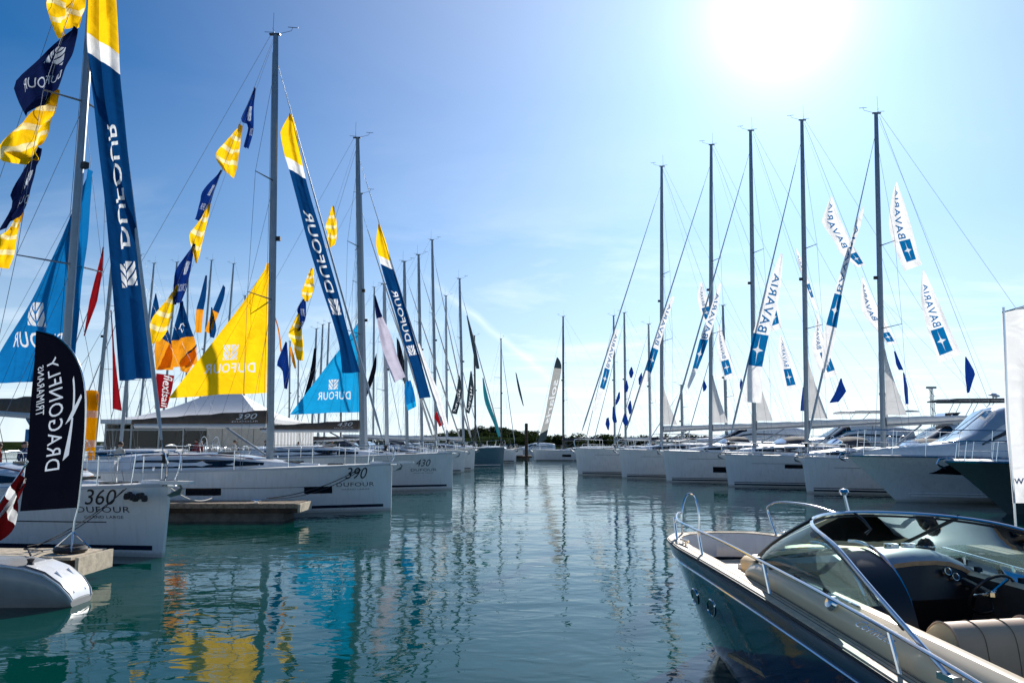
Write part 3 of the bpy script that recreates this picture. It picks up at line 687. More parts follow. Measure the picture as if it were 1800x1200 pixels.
# ------------------------------------------------------------------ marquee
tent = empty('marquee', (-25, 66, 0)); tag(tent, 'white marquee with hipped roof and open glazed front behind the yellow sail', 'marquee')
X0, X1, Y0, Y1, ZE = -6.6, 6.2, -6, 7, 3.95
box('platform', 'plank', tent, X0-.6, X1+.6, Y0-1.2, Y1+.6, .2, .62)
for i in range(4): box('float', 'concrete', tent, X0+i*3.2, X0+i*3.2+2.6, Y0-1, Y1, -.3, .2)
rb = MB(); ns = 10; ev = [(X0-.25, Y0-.25), (X1+.25, Y0-.25), (X1+.25, Y1+.25), (X0-.25, Y1+.25)]; rdg = [(-1.2, .5), (1.6, .5)]
for a in range(4):
    e0, e1 = Vector((*ev[a], ZE)), Vector((*ev[(a+1) % 4], ZE))
    t0, t1 = [(0, 1), (1, 1), (1, 0), (0, 0)][a]; r0, r1 = Vector((*rdg[t0], 6.35)), Vector((*rdg[t1], 6.35))
    rows = []
    for i in range(ns+1):
        f = i/ns; c = -.55*math.sin(math.pi*f)*(1-.3*f)
        rows.append([e0.lerp(e1, k/8).lerp(r0.lerp(r1, k/8), f)+Vector((0, 0, c)) for k in range(9)])
    rb.grid(rows)
rb.build('roof', 'tent_white', tent, True, 25)
MB().grid([[(x, y, z) for x, y in ev+ev[:1]] for z in (ZE, ZE-.32)]).build('valance', 'tent_white', tent)
for k in range(14):          # gathered curtain bays on the side facing the basin
    y = lerp(Y0, Y1, (k+.5)/14); rows = []
    for z, wv in ((.62, 1), (2.9, 1), (3.35, .55), (ZE-.05, .95)):
        rows.append([(X1+.02+.07*math.sin(q*math.pi), y+(q-.5)*.92*wv, z) for q in (0, .25, .5, .75, 1)])
    MB().grid(rows).build('curtain', 'tent_white', tent, True)
for k in range(15): y = lerp(Y0, Y1, k/14); box('wall_post', 'tent_post', tent, X1-.06, X1+.05, y-.05, y+.05, .62, ZE-.05)
box('back_wall', 'tent_cream', tent, X0, X1, Y1-.1, Y1, .62, ZE-.02); box('end_wall', 'tent_cream', tent, X0, X0+.1, Y0, Y1-.15, .62, ZE-.02)
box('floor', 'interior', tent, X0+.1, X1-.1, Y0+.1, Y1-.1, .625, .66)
px_ = [-6.6, -4.6, -2.45, -.55, 1.3]
for i in range(4):
    a, c = px_[i], px_[i+1]
    w_ = empty('window', (0, 0, 0)); w_.parent = tent
    box('pane', 'tint_glass', w_, a+.12, c-.08, Y0+.02, Y0+.035, .95, 3.1)
    f = MB(); f.box(a, a+.14, Y0-.04, Y0+.08, .62, 3.55); f.box(a+.14, c, Y0-.03, Y0+.07, 3.1, 3.22); f.box(a+.14, c, Y0-.03, Y0+.07, .82, .95); f.build('frame', 'tent_post', w_)
box('frieze', 'tent_white', tent, X0, X1, Y0-.03, Y0+.05, 3.56, ZE-.33)
for i in range(4): box('front_panel', 'tent_cream', tent, 1.3+i*1.22+.02, 1.3+(i+1)*1.22-.02, Y0-.01, Y0+.06, .62, 3.55)
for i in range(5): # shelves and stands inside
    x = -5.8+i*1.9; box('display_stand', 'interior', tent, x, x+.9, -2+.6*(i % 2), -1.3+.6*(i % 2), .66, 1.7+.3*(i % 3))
# ------------------------------------------------------------------ boats of the left row
TX = dict(space=1.08)
A29 = R(-29)
b360, H360 = sailboat('sailboat', 'white sloop angled towards the feather banner, blue sail set behind its mast', (-6.66, 15.2, 0), A29, 10.6, 3.5, 1.36, 1.15, 15.4, 3.75,
    stripes=((.13, .22, 'navy_paint'), (.655, .675, 'ink', .10, .5)), sprit=.62, boom=3.9, boom_z=2.75, mast_rake=.004, cover_text=None, hood=None, spread=(.335, .615),
    texts=(('360', 1.42, .84, 1.00, 1.30, dict(shear=.32, bold=.0)), ('DUFOUR', 1.58, .62, .85, .965, TX), ('GRAND LARGE', 1.46, .74, .735, .79, TX)))
b390, H390 = sailboat('sailboat', 'white sloop with a brown boom cover under the big yellow sail', (-3.95, 25.6, 0), 0, 12, 3.9, 1.47, 1.25, *rig_px(-3.95, 25.6, (474.5, 800), (485, 62))[1::-1], sprit=.72, rake=.0,
    stripes=((.13, .22, 'navy_paint'), (.80, .815, 'ink', .17, .60)), windows=((4.9, 5.95, .60, .82), (1.75, 2.55, .60, .82)), hood=None, boom=4.35, boom_z=2.75, cover_text='390', boom_rise=-.0, mast_rake=rig_px(-3.95, 25.6, (474.5, 800), (485, 62))[2],
    texts=(('390', 1.36, .72, 1.04, 1.40, dict(shear=.32)), ('DUFOUR', 1.62, .52, .80, .93, TX), ('GRAND LARGE', 1.48, .66, .69, .73, TX)))
b430, H430 = sailboat('sailboat', 'white sloop with a brown boom cover under the smaller blue sail', (-2.8, 36.7, 0), 0, 13, 4.2, 1.68, 1.4, *rig_px(-2.8, 36.7, (637, 780), (629, 243))[1::-1], sprit=.5, rake=.0,
    stripes=((.16, .25, 'navy_paint'),), hood=None, boom=4.6, boom_z=2.75, cover_text='430', boom_rise=-.0, mast_rake=rig_px(-2.8, 36.7, (637, 780), (629, 243))[2],
    texts=(('430', 1.62, .98, 1.10, 1.42, dict(shear=.32)), ('DUFOUR', 1.85, .72, .88, 1.0, TX), ('GRAND LARGE', 1.70, .86, .78, .815, TX)))
GL = 'sailboats moored along the left walkway'
for (x, y, L, base, top, hm, mm, fb, lab, cv) in (
    (-3.9, 42.2, 12.0, 643, (634, 341), 'gelcoat', 'gelcoat_grey', 1.45, 'white sloop just beyond the one with the smaller blue sail', 'boom_canvas'),
    (-4.3, 49.5, 12.5, 681, (676, 500), 'gelcoat', 'gelcoat_grey', 1.5, 'white sloop with the lilac banner near its forestay', 'boom_white'),
    (-3.45, 57.5, 12.5, 716, (711, 460), 'gelcoat', 'mast_alloy', 1.5, 'white sloop with overlapped bow, three boats before the slate hull', 'boom_white'),
    (-2.95, 62.2, 13.0, 742, (736, 448), 'gelcoat', 'mast_alloy', 1.6, 'white sloop with grey mast, two boats before the slate hull', 'boom_white'),
    (-3.2, 67.0, 13.5, 767, (760, 422), 'gelcoat', 'mast_alloy', 1.5, 'white sloop right beside the slate blue hull, tallest mast of its group', 'boom_white'),
    (-.7, 71.9, 14.0, 815, (808, 490), 'hull_slate', 'mast_alloy', 1.75, 'slate blue hulled sloop with white boot stripe', 'boom_white')):
    J, hgt, rk = rig_px(x, y, (base, 780), top)
    sailboat('sailboat', lab, (x, y, 0), 0, L, 3.9, fb, fb*.86, hgt, J, hull=hm, mast=mm, near=False, boom=4.6 if y > 55 else 0, hood='canvas_dark' if y > 55 else None, cover=cv, stripes=((.10, .18, 'navy_paint' if hm == 'gelcoat' else 'gelcoat'),), group=GL, furl=.05, mast_rake=rk)
sailboat('sailboat', 'small white yacht with black mast at the end of the left row', (.45, 86, 0), R(-62), 10.5, 3.3, 1.35, 1.2, 14.2, 3.6, mast='mast_black', near=False, boom=0, group=GL, hood=None)
for i, (px, Y, hgt) in enumerate(((247, 84, 22.0), (288, 86, 22.6), (350, 88, 23.3), (390, 91, 23.6), (172, 48, 16.0), (550, 88, 15.2), (561, 92, 16.3), (572, 97, 17.3), (218, 52, 15))):
    X = (px-900)/1350*Y; bow = -1
    if px < 480: sailboat('sailboat', 'white yacht berthed across the left walkway, bow turned away from basin', (X-3.9, Y, 0), math.pi, 11.5, 3.6, 1.4, 1.2, hgt, 3.9, mast='mast_alloy', near=False, boom=0, mast_rake=.03, group='yachts on the far side of the left walkway', hood=None, frac=.9)
    elif 1: sailboat('sailboat', 'distant yacht berthed beyond the marquee with tall slim mast', (X-3.9, Y, 0), math.pi, 11.5, 3.6, 1.4, 1.2, hgt, 3.9, mast='mast_alloy', near=False, boom=4.2, mast_rake=.012, group='distant yachts beyond the marquee', hood=None)
for k, (bx_, tx_, ty_, Y) in enumerate(((222, 228, 500, 96), (326, 331, 470, 100), (428, 431, 520, 104), (508, 510, 600, 112), (523, 525, 612, 118), (599, 601, 560, 108), (656, 658, 505, 96), (786, 784, 520, 84), (836, 834, 590, 104))):
    X = at(bx_, 780, Y).x; J, hgt, rk = rig_px(X+3.9, Y, (bx_, 780), (tx_, ty_))
    sailboat('sailboat', 'distant yacht with bare boomless rig, berthed beyond the marquee and left row', (X+3.9, Y, 0), 0, 11.5, 3.6, 1.4, 1.2, hgt, J, near=False, boom=0, hood=None, mast_rake=rk, group='distant yachts behind the left row', mast=('mast_alloy', 'gelcoat_grey', 'mast_black')[k % 3])
# ------------------------------------------------------------------ cloth on the left row
DB = lambda a: [(0, a, 'yellow_cloth'), (a, a+.05, 'white_cloth'), (a+.05, 1, 'blue_cloth')]
GB = 'tall banners on the forestays of the left row'
def dufour_banner(label, Lp, Rp, Y, a, tv, mv, slant, u=(.28, .74), nv=40, **kw):
    r, S = flag('forestay_banner', label, 'banner', GB, Lp, Rp, Y, DB(a), 12, nv, slant, **kw)
    vtext(r, S, 'DUFOUR', 'print_white', tv[0], tv[1], u[0], u[1], bold=.012, space=1.06)
    mark(r, S, 'print_white', u[0]-.06, u[1]+.08, mv[0], mv[1])
    return r
dufour_banner('long yellow, white and blue banner on the forestay of the angled white sloop',
    [(158, -60), (154, 30), (153, 75), (158, 120), (165, 180), (174, 260), (184, 340), (192, 420), (202, 540), (211, 669)], [(198, -75), (203, 0), (206, 60), (209, 130), (215, 190), (222, 260), (231, 340), (241, 420), (256, 540), (269, 664)], 15.9, .205, (.70, .40), (.735, .79), .035, amp=.11, k=1.5, skew=.35, u=(.32, .74))
dufour_banner('yellow, white and blue banner on the forestay beside the yellow sail',
    [(508, 201), (496, 222), (492, 232), (499, 270), (507, 296), (522, 352), (541, 427), (565, 505), (585, 565), (597, 610), (602, 656)], [(511, 200), (517, 212), (524, 251), (536, 307), (549, 356), (564, 405), (577, 452), (595, 515), (610, 575), (622, 618), (633, 654)], 25.5, .19, (.70, .385), (.725, .785), .02, amp=.10, k=1.3, skew=.5, u=(.26, .74))
dufour_banner('yellow, white and blue banner hanging beside the lilac banner',
    [(665, 394), (661, 428), (667, 455), (677, 492), (692, 540), (710, 605), (725, 650), (737, 700)], [(667, 393), (680, 430), (687, 462), (700, 500), (720, 567), (737, 625), (750, 672), (757, 698)], 36.6, .2, (.68, .385), (.705, .76), .02, amp=.10, k=.8, skew=.8, u=(.22, .72))
def sail(label, m, apex, clew, tack, Y, YL, tx, mk, sag_=6):
    mid = ((apex[0]+clew[0])/2+sag_, (apex[1]+clew[1])/2+sag_*.4)
    r, S = flag('display_sail', label, 'sail', 'triangular display sails on the left row', [apex, mid, clew], [(apex[0]+1, apex[1]), ((apex[0]+tack[0])/2+1, (apex[1]+tack[1])/2), tack], YL, [(0, 1, m)], 16, 30, YR=Y, amp=.022, k=1.1, skew=.9)
    P0, a_, b_ = Vector(apex), Vector(clew)-Vector(apex), Vector(tack)-Vector(apex); dt = a_.cross(b_)
    def lay(shape, x0, y0, x1, y1):     # square-on placing inside the triangle, in the sail's own surface
        o = []
        for p, q in shape[0]:
            d = Vector((lerp(x0, x1, p), lerp(y0, y1, q)))-P0; al, be = d.cross(b_)/dt, a_.cross(d)/dt; o.append((be/(al+be), al+be))
        return (o, shape[1], 1)
    put('lettering', 'print_white', r, lay(text2d('DUFOUR', bold=.012, space=1.1), tx[2], tx[3], tx[0], tx[1]), S, (0, 0), (1, 0), (0, 1))
    put('emblem', 'print_white', r, lay(MARK, mk[0], mk[3], mk[2], mk[1]), S, (0, 0), (1, 0), (0, 1))
    pass
    return r, S
sail('sky blue triangular sail on the angled sloop behind the feather banner', 'sail_blue', (160, 300), (-28, 674), (131, 666), 17.15, 18.4, (25, 586, 108, 612), (54, 535, 76, 575))
sail('bright yellow triangular sail above the brown boom cover', 'yellow_cloth', (472, 463), (295, 699), (468, 690), 25.62, 25.9, (355, 638, 449, 655), (387, 604, 415, 632))
sail('small light blue triangular sail with white emblem near the marquee', 'sky_cloth', (636, 556), (509, 728), (632, 724), 36.72, 37.0, (556, 688, 616, 702), (575, 666, 593, 684), 3)
GP = 'yellow and navy pennants strung from the left mastheads'
def pennant(boat, i, nm, Lp, Rp, Y, c, lt='print_pale', **kw):
    cn = {'yellow_cloth': 'yellow', 'navy_cloth': 'navy', 'pennant_blue': 'navy'}[c]
    o = ('topmost', 'second', 'third', 'fourth', 'fifth', 'sixth')[i]
    r, S = flag('pennant', f'{cn} pennant, {o} on the line down from {boat}', 'pennant', GP, Lp, Rp, Y, [(0, 1, c)], 10, 14, **kw)
    if c == 'yellow_cloth':
        for k in range(3): put('stripe', 'stripe_pale', r, poly2d([[(0, 0), (.35, .5), (.7, .6), (1, .2), (1, 1.2), (.7, 1.6), (.35, 1.5), (0, 1)]], 1), S, (.02, .20+.24*k), (.96, 0), (0, .075), .012)
    else:
        mark(r, S, lt, .45, .75, .30, .52); utext(r, S, 'DUFOUR', lt, .95, .2, .68, .80)
    return r
B1 = "the angled sloop's mast"
pennant(B1, 0, 0, [(96, -55), (84, 0), (88, 30), (101, 67)], [(165, -60), (151, -10), (146, 20), (139, 42)], 17.6, 'yellow_cloth', amp=.13)
pennant(B1, 1, 0, [(133, 52), (80, 92), (27, 141), (28, 170), (47, 206)], [(136, 50), (128, 85), (118, 120), (108, 148), (104, 157)], 17.7, 'navy_cloth', 'print_pale', amp=.07)
pennant(B1, 2, 0, [(101, 156), (60, 195), (-4, 252), (-2, 280), (50, 292)], [(103, 158), (97, 190), (89, 225), (80, 250), (72, 256)], 17.9, 'yellow_cloth', amp=.09)
pennant(B1, 3, 0, [(70, 262), (34, 310), (20, 345), (24, 362), (-4, 408)], [(72, 260), (63, 305), (52, 340), (44, 360), (36, 378)], 18.1, 'navy_cloth', amp=.10)
pennant(B1, 4, 0, [(38, 366), (14, 405), (-14, 420), (-20, 450), (-14, 470)], [(41, 362), (35, 400), (26, 440), (19, 458), (14, 472)], 18.3, 'yellow_cloth', amp=.10)
B2 = 'the mast beside the yellow sail'
for i, (Lp, Rp, c) in enumerate((
    ([(447, 156), (424, 210), (437, 222), (428, 258)], [(449, 154), (446, 190), (446, 230), (437, 262)], 'pennant_blue'),
    ([(422, 221), (395, 252), (379, 274), (392, 298)], [(425, 219), (423, 255), (418, 290), (411, 314)], 'yellow_cloth'),
    ([(389, 300), (357, 336), (352, 352), (342, 385)], [(391, 298), (378, 335), (368, 362), (349, 388)], 'pennant_blue'),
    ([(368, 358), (345, 395), (334, 415), (344, 462)], [(370, 357), (362, 400), (354, 440), (346, 462)], 'yellow_cloth'),
    ([(341, 430), (312, 470), (306, 495), (304, 535)], [(343, 428), (338, 460), (330, 500), (318, 532)], 'pennant_blue'),
    ([(311, 503), (276, 548), (264, 575), (262, 605)], [(313, 502), (304, 545), (296, 580), (280, 600)], 'yellow_cloth'))):
    pennant(B2, i, 0, Lp, Rp, 25.9, c, amp=.14, k=1.0)
B3 = 'the mast beside the small light blue sail'
for i, (Lp, Rp, c) in enumerate((
    ([(583, 363), (572, 398), (576, 408), (574, 436)], [(587, 362), (592, 395), (592, 420), (588, 432)], 'yellow_cloth'),
    ([(547, 472), (532, 505), (530, 518), (537, 530)], [(552, 470), (552, 490), (550, 515), (541, 530)], 'yellow_cloth'),
    ([(532, 525), (522, 545), (528, 560), (520, 582)], [(537, 526), (538, 550), (536, 565), (526, 582)], 'pennant_blue'),
    ([(524, 550), (507, 585), (513, 600), (522, 632)], [(528, 552), (530, 580), (534, 610), (533, 634)], 'yellow_cloth'))):
    pennant(B3, i, 0, Lp, Rp, 36.9, c, amp=.14, k=1.0)
GH = 'flag halyards of the left row'
line('flag_halyard', "thin flag line down from the angled sloop's mast to its stern", at(178, -160, 17.2), at(-60, 640, 18.8), .006, group=GH)
line('flag_halyard', 'thin flag line from the masthead beside the yellow sail', at(480, 70, 25.6), at(215, 745, 25.95), .007, group=GH)
line('flag_halyard', 'thin flag line from the masthead beside the small light blue sail', at(630, 250, 36.7), at(478, 752, 36.95), .008, group=GH)
# feather banner with lettering
r, S = flag('feather_banner', 'tall dark navy feather banner with white sideways lettering and cross mark', 'banner', None,
    [(62, 583), (59, 640), (54, 700), (49, 780), (43, 840), (36, 898)], [(64, 582), (96, 590), (122, 612), (139, 642), (147, 675), (149, 715), (147, 770), (142, 830), (135, 892)], 12.7, [(0, 1, 'black_cloth')], 14, 36, amp=.025, k=.8, skew=.5)
vtext(r, S, 'DRAGONFLY', 'print_pale', .80, .205, .36, .62, space=1.1); vtext(r, S, 'TRIMARANS', 'print_pale', .49, .215, .10, .26, space=1.05)
put('emblem', 'print_pale', r, poly2d([[(.0, .0), (.30, .06), (.42, .5), (.34, .52)], [(.36, .58), (.46, .56), (.62, 1), (.5, .96)], [(.0, .44), (.36, .50), (.95, .72), (.9, .76), (.36, .6)]], 2), S, (.66, .76), (.30, 0), (0, -.42), .012)
tube('pole', 'steel', r, [S(1, v)+Vector((.012, 0, 0)) for v in np.linspace(0, 1, 24)]+[at(131, 915, 12.7)-S.o, at(127, 948, 12.7)-S.o, at(126, 962, 12.7)-S.o], .013, 6)
bs = MB()
for k in range(4): a = k*math.pi/2+.5; p = at(126, 962, 12.7)-S.o; bs.tube([p+Vector((0, 0, .25)), p+Vector((.28*math.cos(a), .28*math.sin(a), -.03))], .012, 5)
bs.build('cross_base', 'steel', r)
p = at(124, 967, 12.7); wb = MB()
rows = [[(math.cos(a)*(.20+.055*math.cos(c)), math.sin(a)*(.20+.055*math.cos(c)), .055+.055*math.sin(c)) for c in [k*math.pi/4 for k in range(8)]] for a in [k*math.pi/10 for k in range(21)]]
wb = wb.grid(rows, True).build('weight_ring', 'rubber', None, True); wb.location = (p.x, p.y, .443); tag(wb, 'black ring weight lying on the pale pontoon under the feather banner', 'weight')
# other banners behind the left row
def banner(label, Lp, Rp, Y, bands, group=None, cat='banner', **kw):
    return flag('banner', label, cat, group, Lp, Rp, Y, bands, 8, 20, **kw)
banner('dark red narrow banner beside the mast of the angled sloop', [(181, 435), (170, 480), (157, 530), (147, 590)], [(183, 434), (180, 478), (170, 530), (149, 590)], 30, [(0, 1, 'red_cloth')], amp=.12, lin=True)
r, S = banner('long slim red banner hanging behind the blue forestay banner', [(194, 545), (197, 600), (198, 660), (198, 718)], [(196, 545), (201, 610), (206, 660), (214, 722)], 38, [(0, 1, 'red_cloth')], amp=.05)
r, S = banner('short red banner with bold white slanted lettering', [(275, 656), (274, 690), (272, 718)], [(306, 660), (301, 690), (294, 716)], 40, [(0, 1, 'red_cloth')], amp=.05)
put('lettering', 'print_white', r, text2d('flexisail', bold=.01, shear=.2), S, (.42, .02), (0, .96), (.5, 0), .012)
banner('small red flag beside the yellow column', [(160, 690), (158, 706), (159, 718)], [(173, 692), (172, 706), (170, 722)], 40, [(0, 1, 'red_cloth')], cat='flag', amp=.1)
GO = 'orange and blue flags behind the left walkway'
for i, (Lp, Rp, a, lab) in enumerate((
    ([(318, 530), (304, 590), (296, 608), (276, 650)], [(322, 529), (334, 575), (343, 604), (348, 640)], .56, 'broad blue and orange flag with white looped emblem'),
    ([(283, 560), (273, 605), (274, 650)], [(297, 585), (302, 605), (304, 650)], .33, 'orange flag with narrow blue head near the red lettered banner'),
    ([(361, 484), (352, 520), (345, 545), (343, 584)], [(364, 484), (362, 520), (358, 545), (354, 585)], .6, 'slim blue and orange flag above the broad one'),
    ([(392, 500), (374, 545), (360, 582)], [(396, 505), (392, 530), (370, 587)], .55, 'slanting blue and orange flag beside the yellow sail'),
    ([(320, 630), (317, 640), (318, 652)], [(346, 604), (344, 628), (330, 655)], .1, 'loose orange flag end below the broad blue flag'),
    ([(273, 516), (265, 555), (264, 575)], [(275, 516), (280, 550), (272, 575)], .99, 'small plain blue flag behind the yellow pennant'),
    ([(371, 540), (368, 575), (369, 592)], [(373, 540), (380, 575), (376, 594)], .99, 'narrow blue flag tucked against the yellow sail edge'))):
    bands = [(0, a, 'blue_cloth'), (a, 1, 'orange_cloth')] if a < .95 else [(0, 1, 'blue_cloth')]
    r, S = flag('flag', lab, 'flag', GO, Lp, Rp, 55, bands, 8, 14, amp=.07)
    if i == 0:
        put('emblem', 'print_white', r, poly2d([[(0, .5), (.25, .85), (.5, .9), (.5, .8), (.3, .75), (.12, .5)], [(1, .5), (.75, .85), (.5, .9), (.5, .8), (.7, .75), (.88, .5)], [(.2, .5), (.5, .1), (.8, .5), (.68, .5), (.5, .25), (.32, .5)]], 1), S, (.2, .50), (.6, 0), (0, -.2), .02)
for i, (Lp, Rp, c, lab) in enumerate((
    ([(502, 600), (487, 640), (496, 650), (499, 682)], [(505, 602), (507, 640), (508, 660), (505, 684)], 'pennant_blue', 'navy pennant beside the gap between yellow and blue sails'),
    ([(481, 550), (488, 580), (493, 618)], [(484, 556), (492, 585), (496, 618)], 'orange_cloth', 'thin orange streamer beside the tall middle mast'),
    ([(508, 608), (512, 630), (518, 648)], [(512, 610), (518, 630), (521, 646)], 'orange_cloth', 'thin orange streamer below the lowest yellow pennant'))):
    flag('flag', lab, 'flag', None, Lp, Rp, 45, [(0, 1, c)], 8, 12, amp=.1)
yc = MB().lathe([(0, 0), (.32, .02), (.36, .12), (.35, 2), (.34, 4.1), (.28, 4.3), (0, 4.34)], (0, 0, 0), 16).build('inflatable_column', 'yellow_cloth', None, True)
p = at(154, 790, 40); yc.location = (p.x, 40, .56); tag(yc, 'yellow inflatable column standing behind the dark feather banner', 'column')
for z in (1.4, 2.9): MB().lathe([(.362, z), (.365, z+.1), (.362, z+.35)], (0, 0, 0), 16).build('band', 'white_cloth', yc, True)
box('base', 'concrete', yc, -.45, .45, -.45, .45, -.01, .02)
r, S = banner('pale lilac banner with small dark head hanging near the blue ones', [(658, 520), (660, 548), (665, 575), (670, 605), (680, 640), (693, 672)], [(660, 519), (668, 545), (675, 562), (688, 590), (700, 630), (713, 662)], 47.4, [(0, .26, 'navy_cloth'), (.26, 1, 'lilac_cloth')], amp=.10, k=.8)
GD = 'dark narrow flags between the left masts'
for Lp, Rp, c, lab, tx in (
    ([(697, 592), (700, 640), (712, 678)], [(702, 600), (712, 640), (722, 690)], 'black_cloth', 'black narrow flag close behind the lilac banner', None),
    ([(661, 622), (650, 660), (636, 706)], [(662, 620), (660, 655), (642, 704)], 'black_cloth', 'black narrow flag beside the pale mast', None),
    ([(806, 660), (802, 690), (793, 726)], [(808, 660), (812, 690), (803, 728)], 'charcoal_cloth', 'dark flag with pale lettering on the near side of the grey mast', 'yacht'),
    ([(827, 652), (822, 690), (819, 724)], [(829, 652), (833, 690), (825, 727)], 'charcoal_cloth', 'dark flag with pale lettering on the basin side of the grey mast', 'yacht'),
    ([(820, 555), (828, 600), (837, 648)], [(821, 554), (835, 605), (843, 648)], 'charcoal_cloth', 'long slim dark flag above the slate hulled sloop', None),
    ([(906, 654), (911, 685), (919, 712)], [(908, 656), (915, 685), (921, 714)], 'charcoal_cloth', 'tiny dark streamer near the black mast', None),
    ([(848, 664), (852, 705), (868, 745), (876, 768)], [(850, 664), (860, 705), (874, 745), (880, 766)], 'teal_cloth', 'teal forestay banner on the slate hulled sloop', None),
    ([(552, 612), (545, 655), (533, 700)], [(556, 612), (554, 650), (541, 700)], 'black_cloth', 'black lettered streamer behind the small light blue sail', None),
    ([(763, 735), (768, 740), (772, 750)], [(766, 722), (778, 735), (782, 745)], 'red_cloth', 'small red and black flag low among the masts', None)):
    r, S = flag('flag', lab, 'flag', GD, Lp, Rp, 66, [(0, 1, c)], 6, 14, amp=.07)
    if tx: vtext(r, S, tx, 'print_white', .95, .35, .25, .8)
r, S = flag('banner', 'white streamer running down behind the third yellow topped banner', 'banner', None, [(733, 605), (745, 650), (765, 700), (783, 755)], [(737, 603), (755, 650), (775, 700), (790, 757)], 41, [(0, 1, 'white_cloth')], 6, 18, amp=.06)
r, S = flag('flag', 'bright blue flag with pale lower hem below the lilac banner', 'flag', None, [(714, 670), (711, 690), (716, 722)], [(722, 668), (728, 690), (732, 714)], 44, [(0, .8, 'sail_blue'), (.8, 1, 'sky_cloth')], 8, 12, amp=.1)
# ------------------------------------------------------------------ right row of sailing boats
PI = math.pi
GR = 'white sailboats of the right row'
RB = {}
for key, bx, y, L, fb, hgt, mxp, lab, win in (
    ('r1', 4.32, 53.0, 15.5, 1.78, 21.2, 1163, 'white sloop farthest along the right row, beside the wooded shore', ()),
    ('r2', 6.68, 48.5, 15.5, 1.74, 20.9, 1249, 'white sloop second from the shore end of the right row', ()),
    ('r3', 8.56, 44.0, 15.0, 1.70, 20.0, 1326, 'white sloop with dark hull window, middle of the right row', ((2.5, 3.4, .55, .86),)),
    ('r4', 10.75, 39.3, 14.5, 1.57, 18.6, 1418, 'white sloop with a high dark hull window and wide lettered banner', ((2.6, 3.5, .93, 1.12),)),
    ('r5', 12.8, 34.3, 14.0, 1.52, 16.8, 1552, 'white sloop of the right row next to the large motor yacht', ())):
    J, hgt, rk = rig_px(bx, y, (mxp, 780), {'r1': (1163, 293), 'r2': (1250, 255), 'r3': (1319, 230), 'r4': (1409, 212), 'r5': (1539, 200)}[key], 1)
    r, H = sailboat('sailboat', lab, (bx, y, 0), PI, L, 4.2, fb, fb*.88, hgt, J, near=True, rake=.10, windows=win, side=1, boom=5.2, boom_z=2.95, cover='boom_white', corner=3.0 if key != 'r1' else 2.6,
        mast_rake=rk, stripes=((.08, .15, 'navy_paint'), (.20, .235, 'navy_paint'), (fb-.42, fb-.405, 'ink', .08, .6)), group=GR, spread=(.36, .60), hood='canvas_dark', furl=.045)
    RB[key] = (r, J, hgt, y)
for i, (px, y, hgt, L) in enumerate(((1079, 92, 17.4, 12), (1098, 84, 16.4, 12), (1141, 78, 14.2, 11), (1274, 66, 14.0, 11), (1197, 72, 7.5, 7))):
    X = (px-900)/1350*y
    sailboat('sailboat', ('white yacht with dark boom cover, its mast the nearest to the shore', 'white yacht with pale boom cover just behind the shore end sloop', 'white yacht with pale mast behind the second sloop of the right row', 'white yacht with grey mast behind the middle of the right row', 'small white yacht with short mast behind the right row')[i], (X-3.8, y, 0), PI, L, 3.6, 1.35, 1.2, hgt, 3.8, near=False, boom=4, cover='boom_white' if i % 2 else 'canvas_dark', mast='mast_alloy' if i != 2 else 'gelcoat_grey', group='yachts behind the right row', side=1)
# regatta yacht at the far end
sol, Hs = sailboat('sailboat', 'pale racing yacht alone at the far end with black mast', (2.62, 95, 0), PI, 14, 4.2, 1.3, 1.15, 17.8, 3.65, mast='mast_black', near=False, boom=4.6, cover='canvas_dark', windows=((3.4, 4.5, .45, .75), (9.0, 9.9, .45, .75)), stripes=((.04, .10, 'navy_paint'),), side=1, hood=None, furl=0)
r, S = flag('forestay_banner', 'grey forestay banner with white running letters on the racing yacht', 'banner', None, [(979, 627), (974, 645), (965, 690), (957, 735), (944, 780)], [(982, 630), (987, 646), (979, 690), (968, 735), (960, 772)], 94.9, [(0, .13, 'charcoal_cloth'), (.13, .88, 'grey_cloth'), (.88, 1, 'charcoal_cloth')], 6, 24, amp=.02)
put('lettering', 'print_white', r, text2d('solaris', bold=.015), S, (.85, .27), (0, .52), (-.7, 0), .03)
# ------------------------------------------------------------------ cloth on the right row
GF = 'white lettered flags strung above the right row'
def bav(label, Lp, Rp, Y, sq, tv, u=(.2, .75), amp=.05, group=GF, nm='flag', nv=24, tu=(.32, .66), **kw):
    r, S = flag(nm, label, 'flag' if nm == 'flag' else 'banner', group, Lp, Rp, Y, [(0, 1, 'white_cloth')], 10, nv, amp=amp, k=.7, skew=.5, **kw)
    put('blue_panel', 'print_blue', r, SQ, S, (u[0], sq[1]), (u[1]-u[0], 0), (0, sq[0]-sq[1]), .012)
    mark(r, S, 'print_white', u[0], u[1], sq[0], sq[1], .022, STAR, 'star_emblem')
    vtext(r, S, 'BAVARIA', 'print_blue', tv[0], tv[1], tu[0], tu[1], bold=.012, space=1.12)
    return r
bav('upper white flag with blue star panel on the line beside the last mast', [(1574, 320), (1566, 355), (1563, 398), (1575, 440), (1590, 476)], [(1577, 320), (1592, 365), (1604, 410), (1615, 450), (1621, 465)], 34.2, (.68, .92), (.66, .08), (.30, .80))
bav('lower white flag with blue star panel on the line beside the last mast', [(1622, 474), (1618, 520), (1628, 570), (1640, 605), (1651, 638)], [(1624, 474), (1645, 520), (1664, 565), (1680, 600), (1692, 621)], 34.2, (.66, .93), (.64, .16), (.12, .70))
bav('upper white flag on the line beside the mast carrying the wide banner', [(1460, 345), (1445, 385), (1448, 398), (1468, 425), (1478, 445), (1508, 470)], [(1463, 345), (1475, 380), (1488, 410), (1496, 428), (1508, 445), (1521, 466)], 39.2, (.80, .97), (.70, .08), (.3, .9), .07)
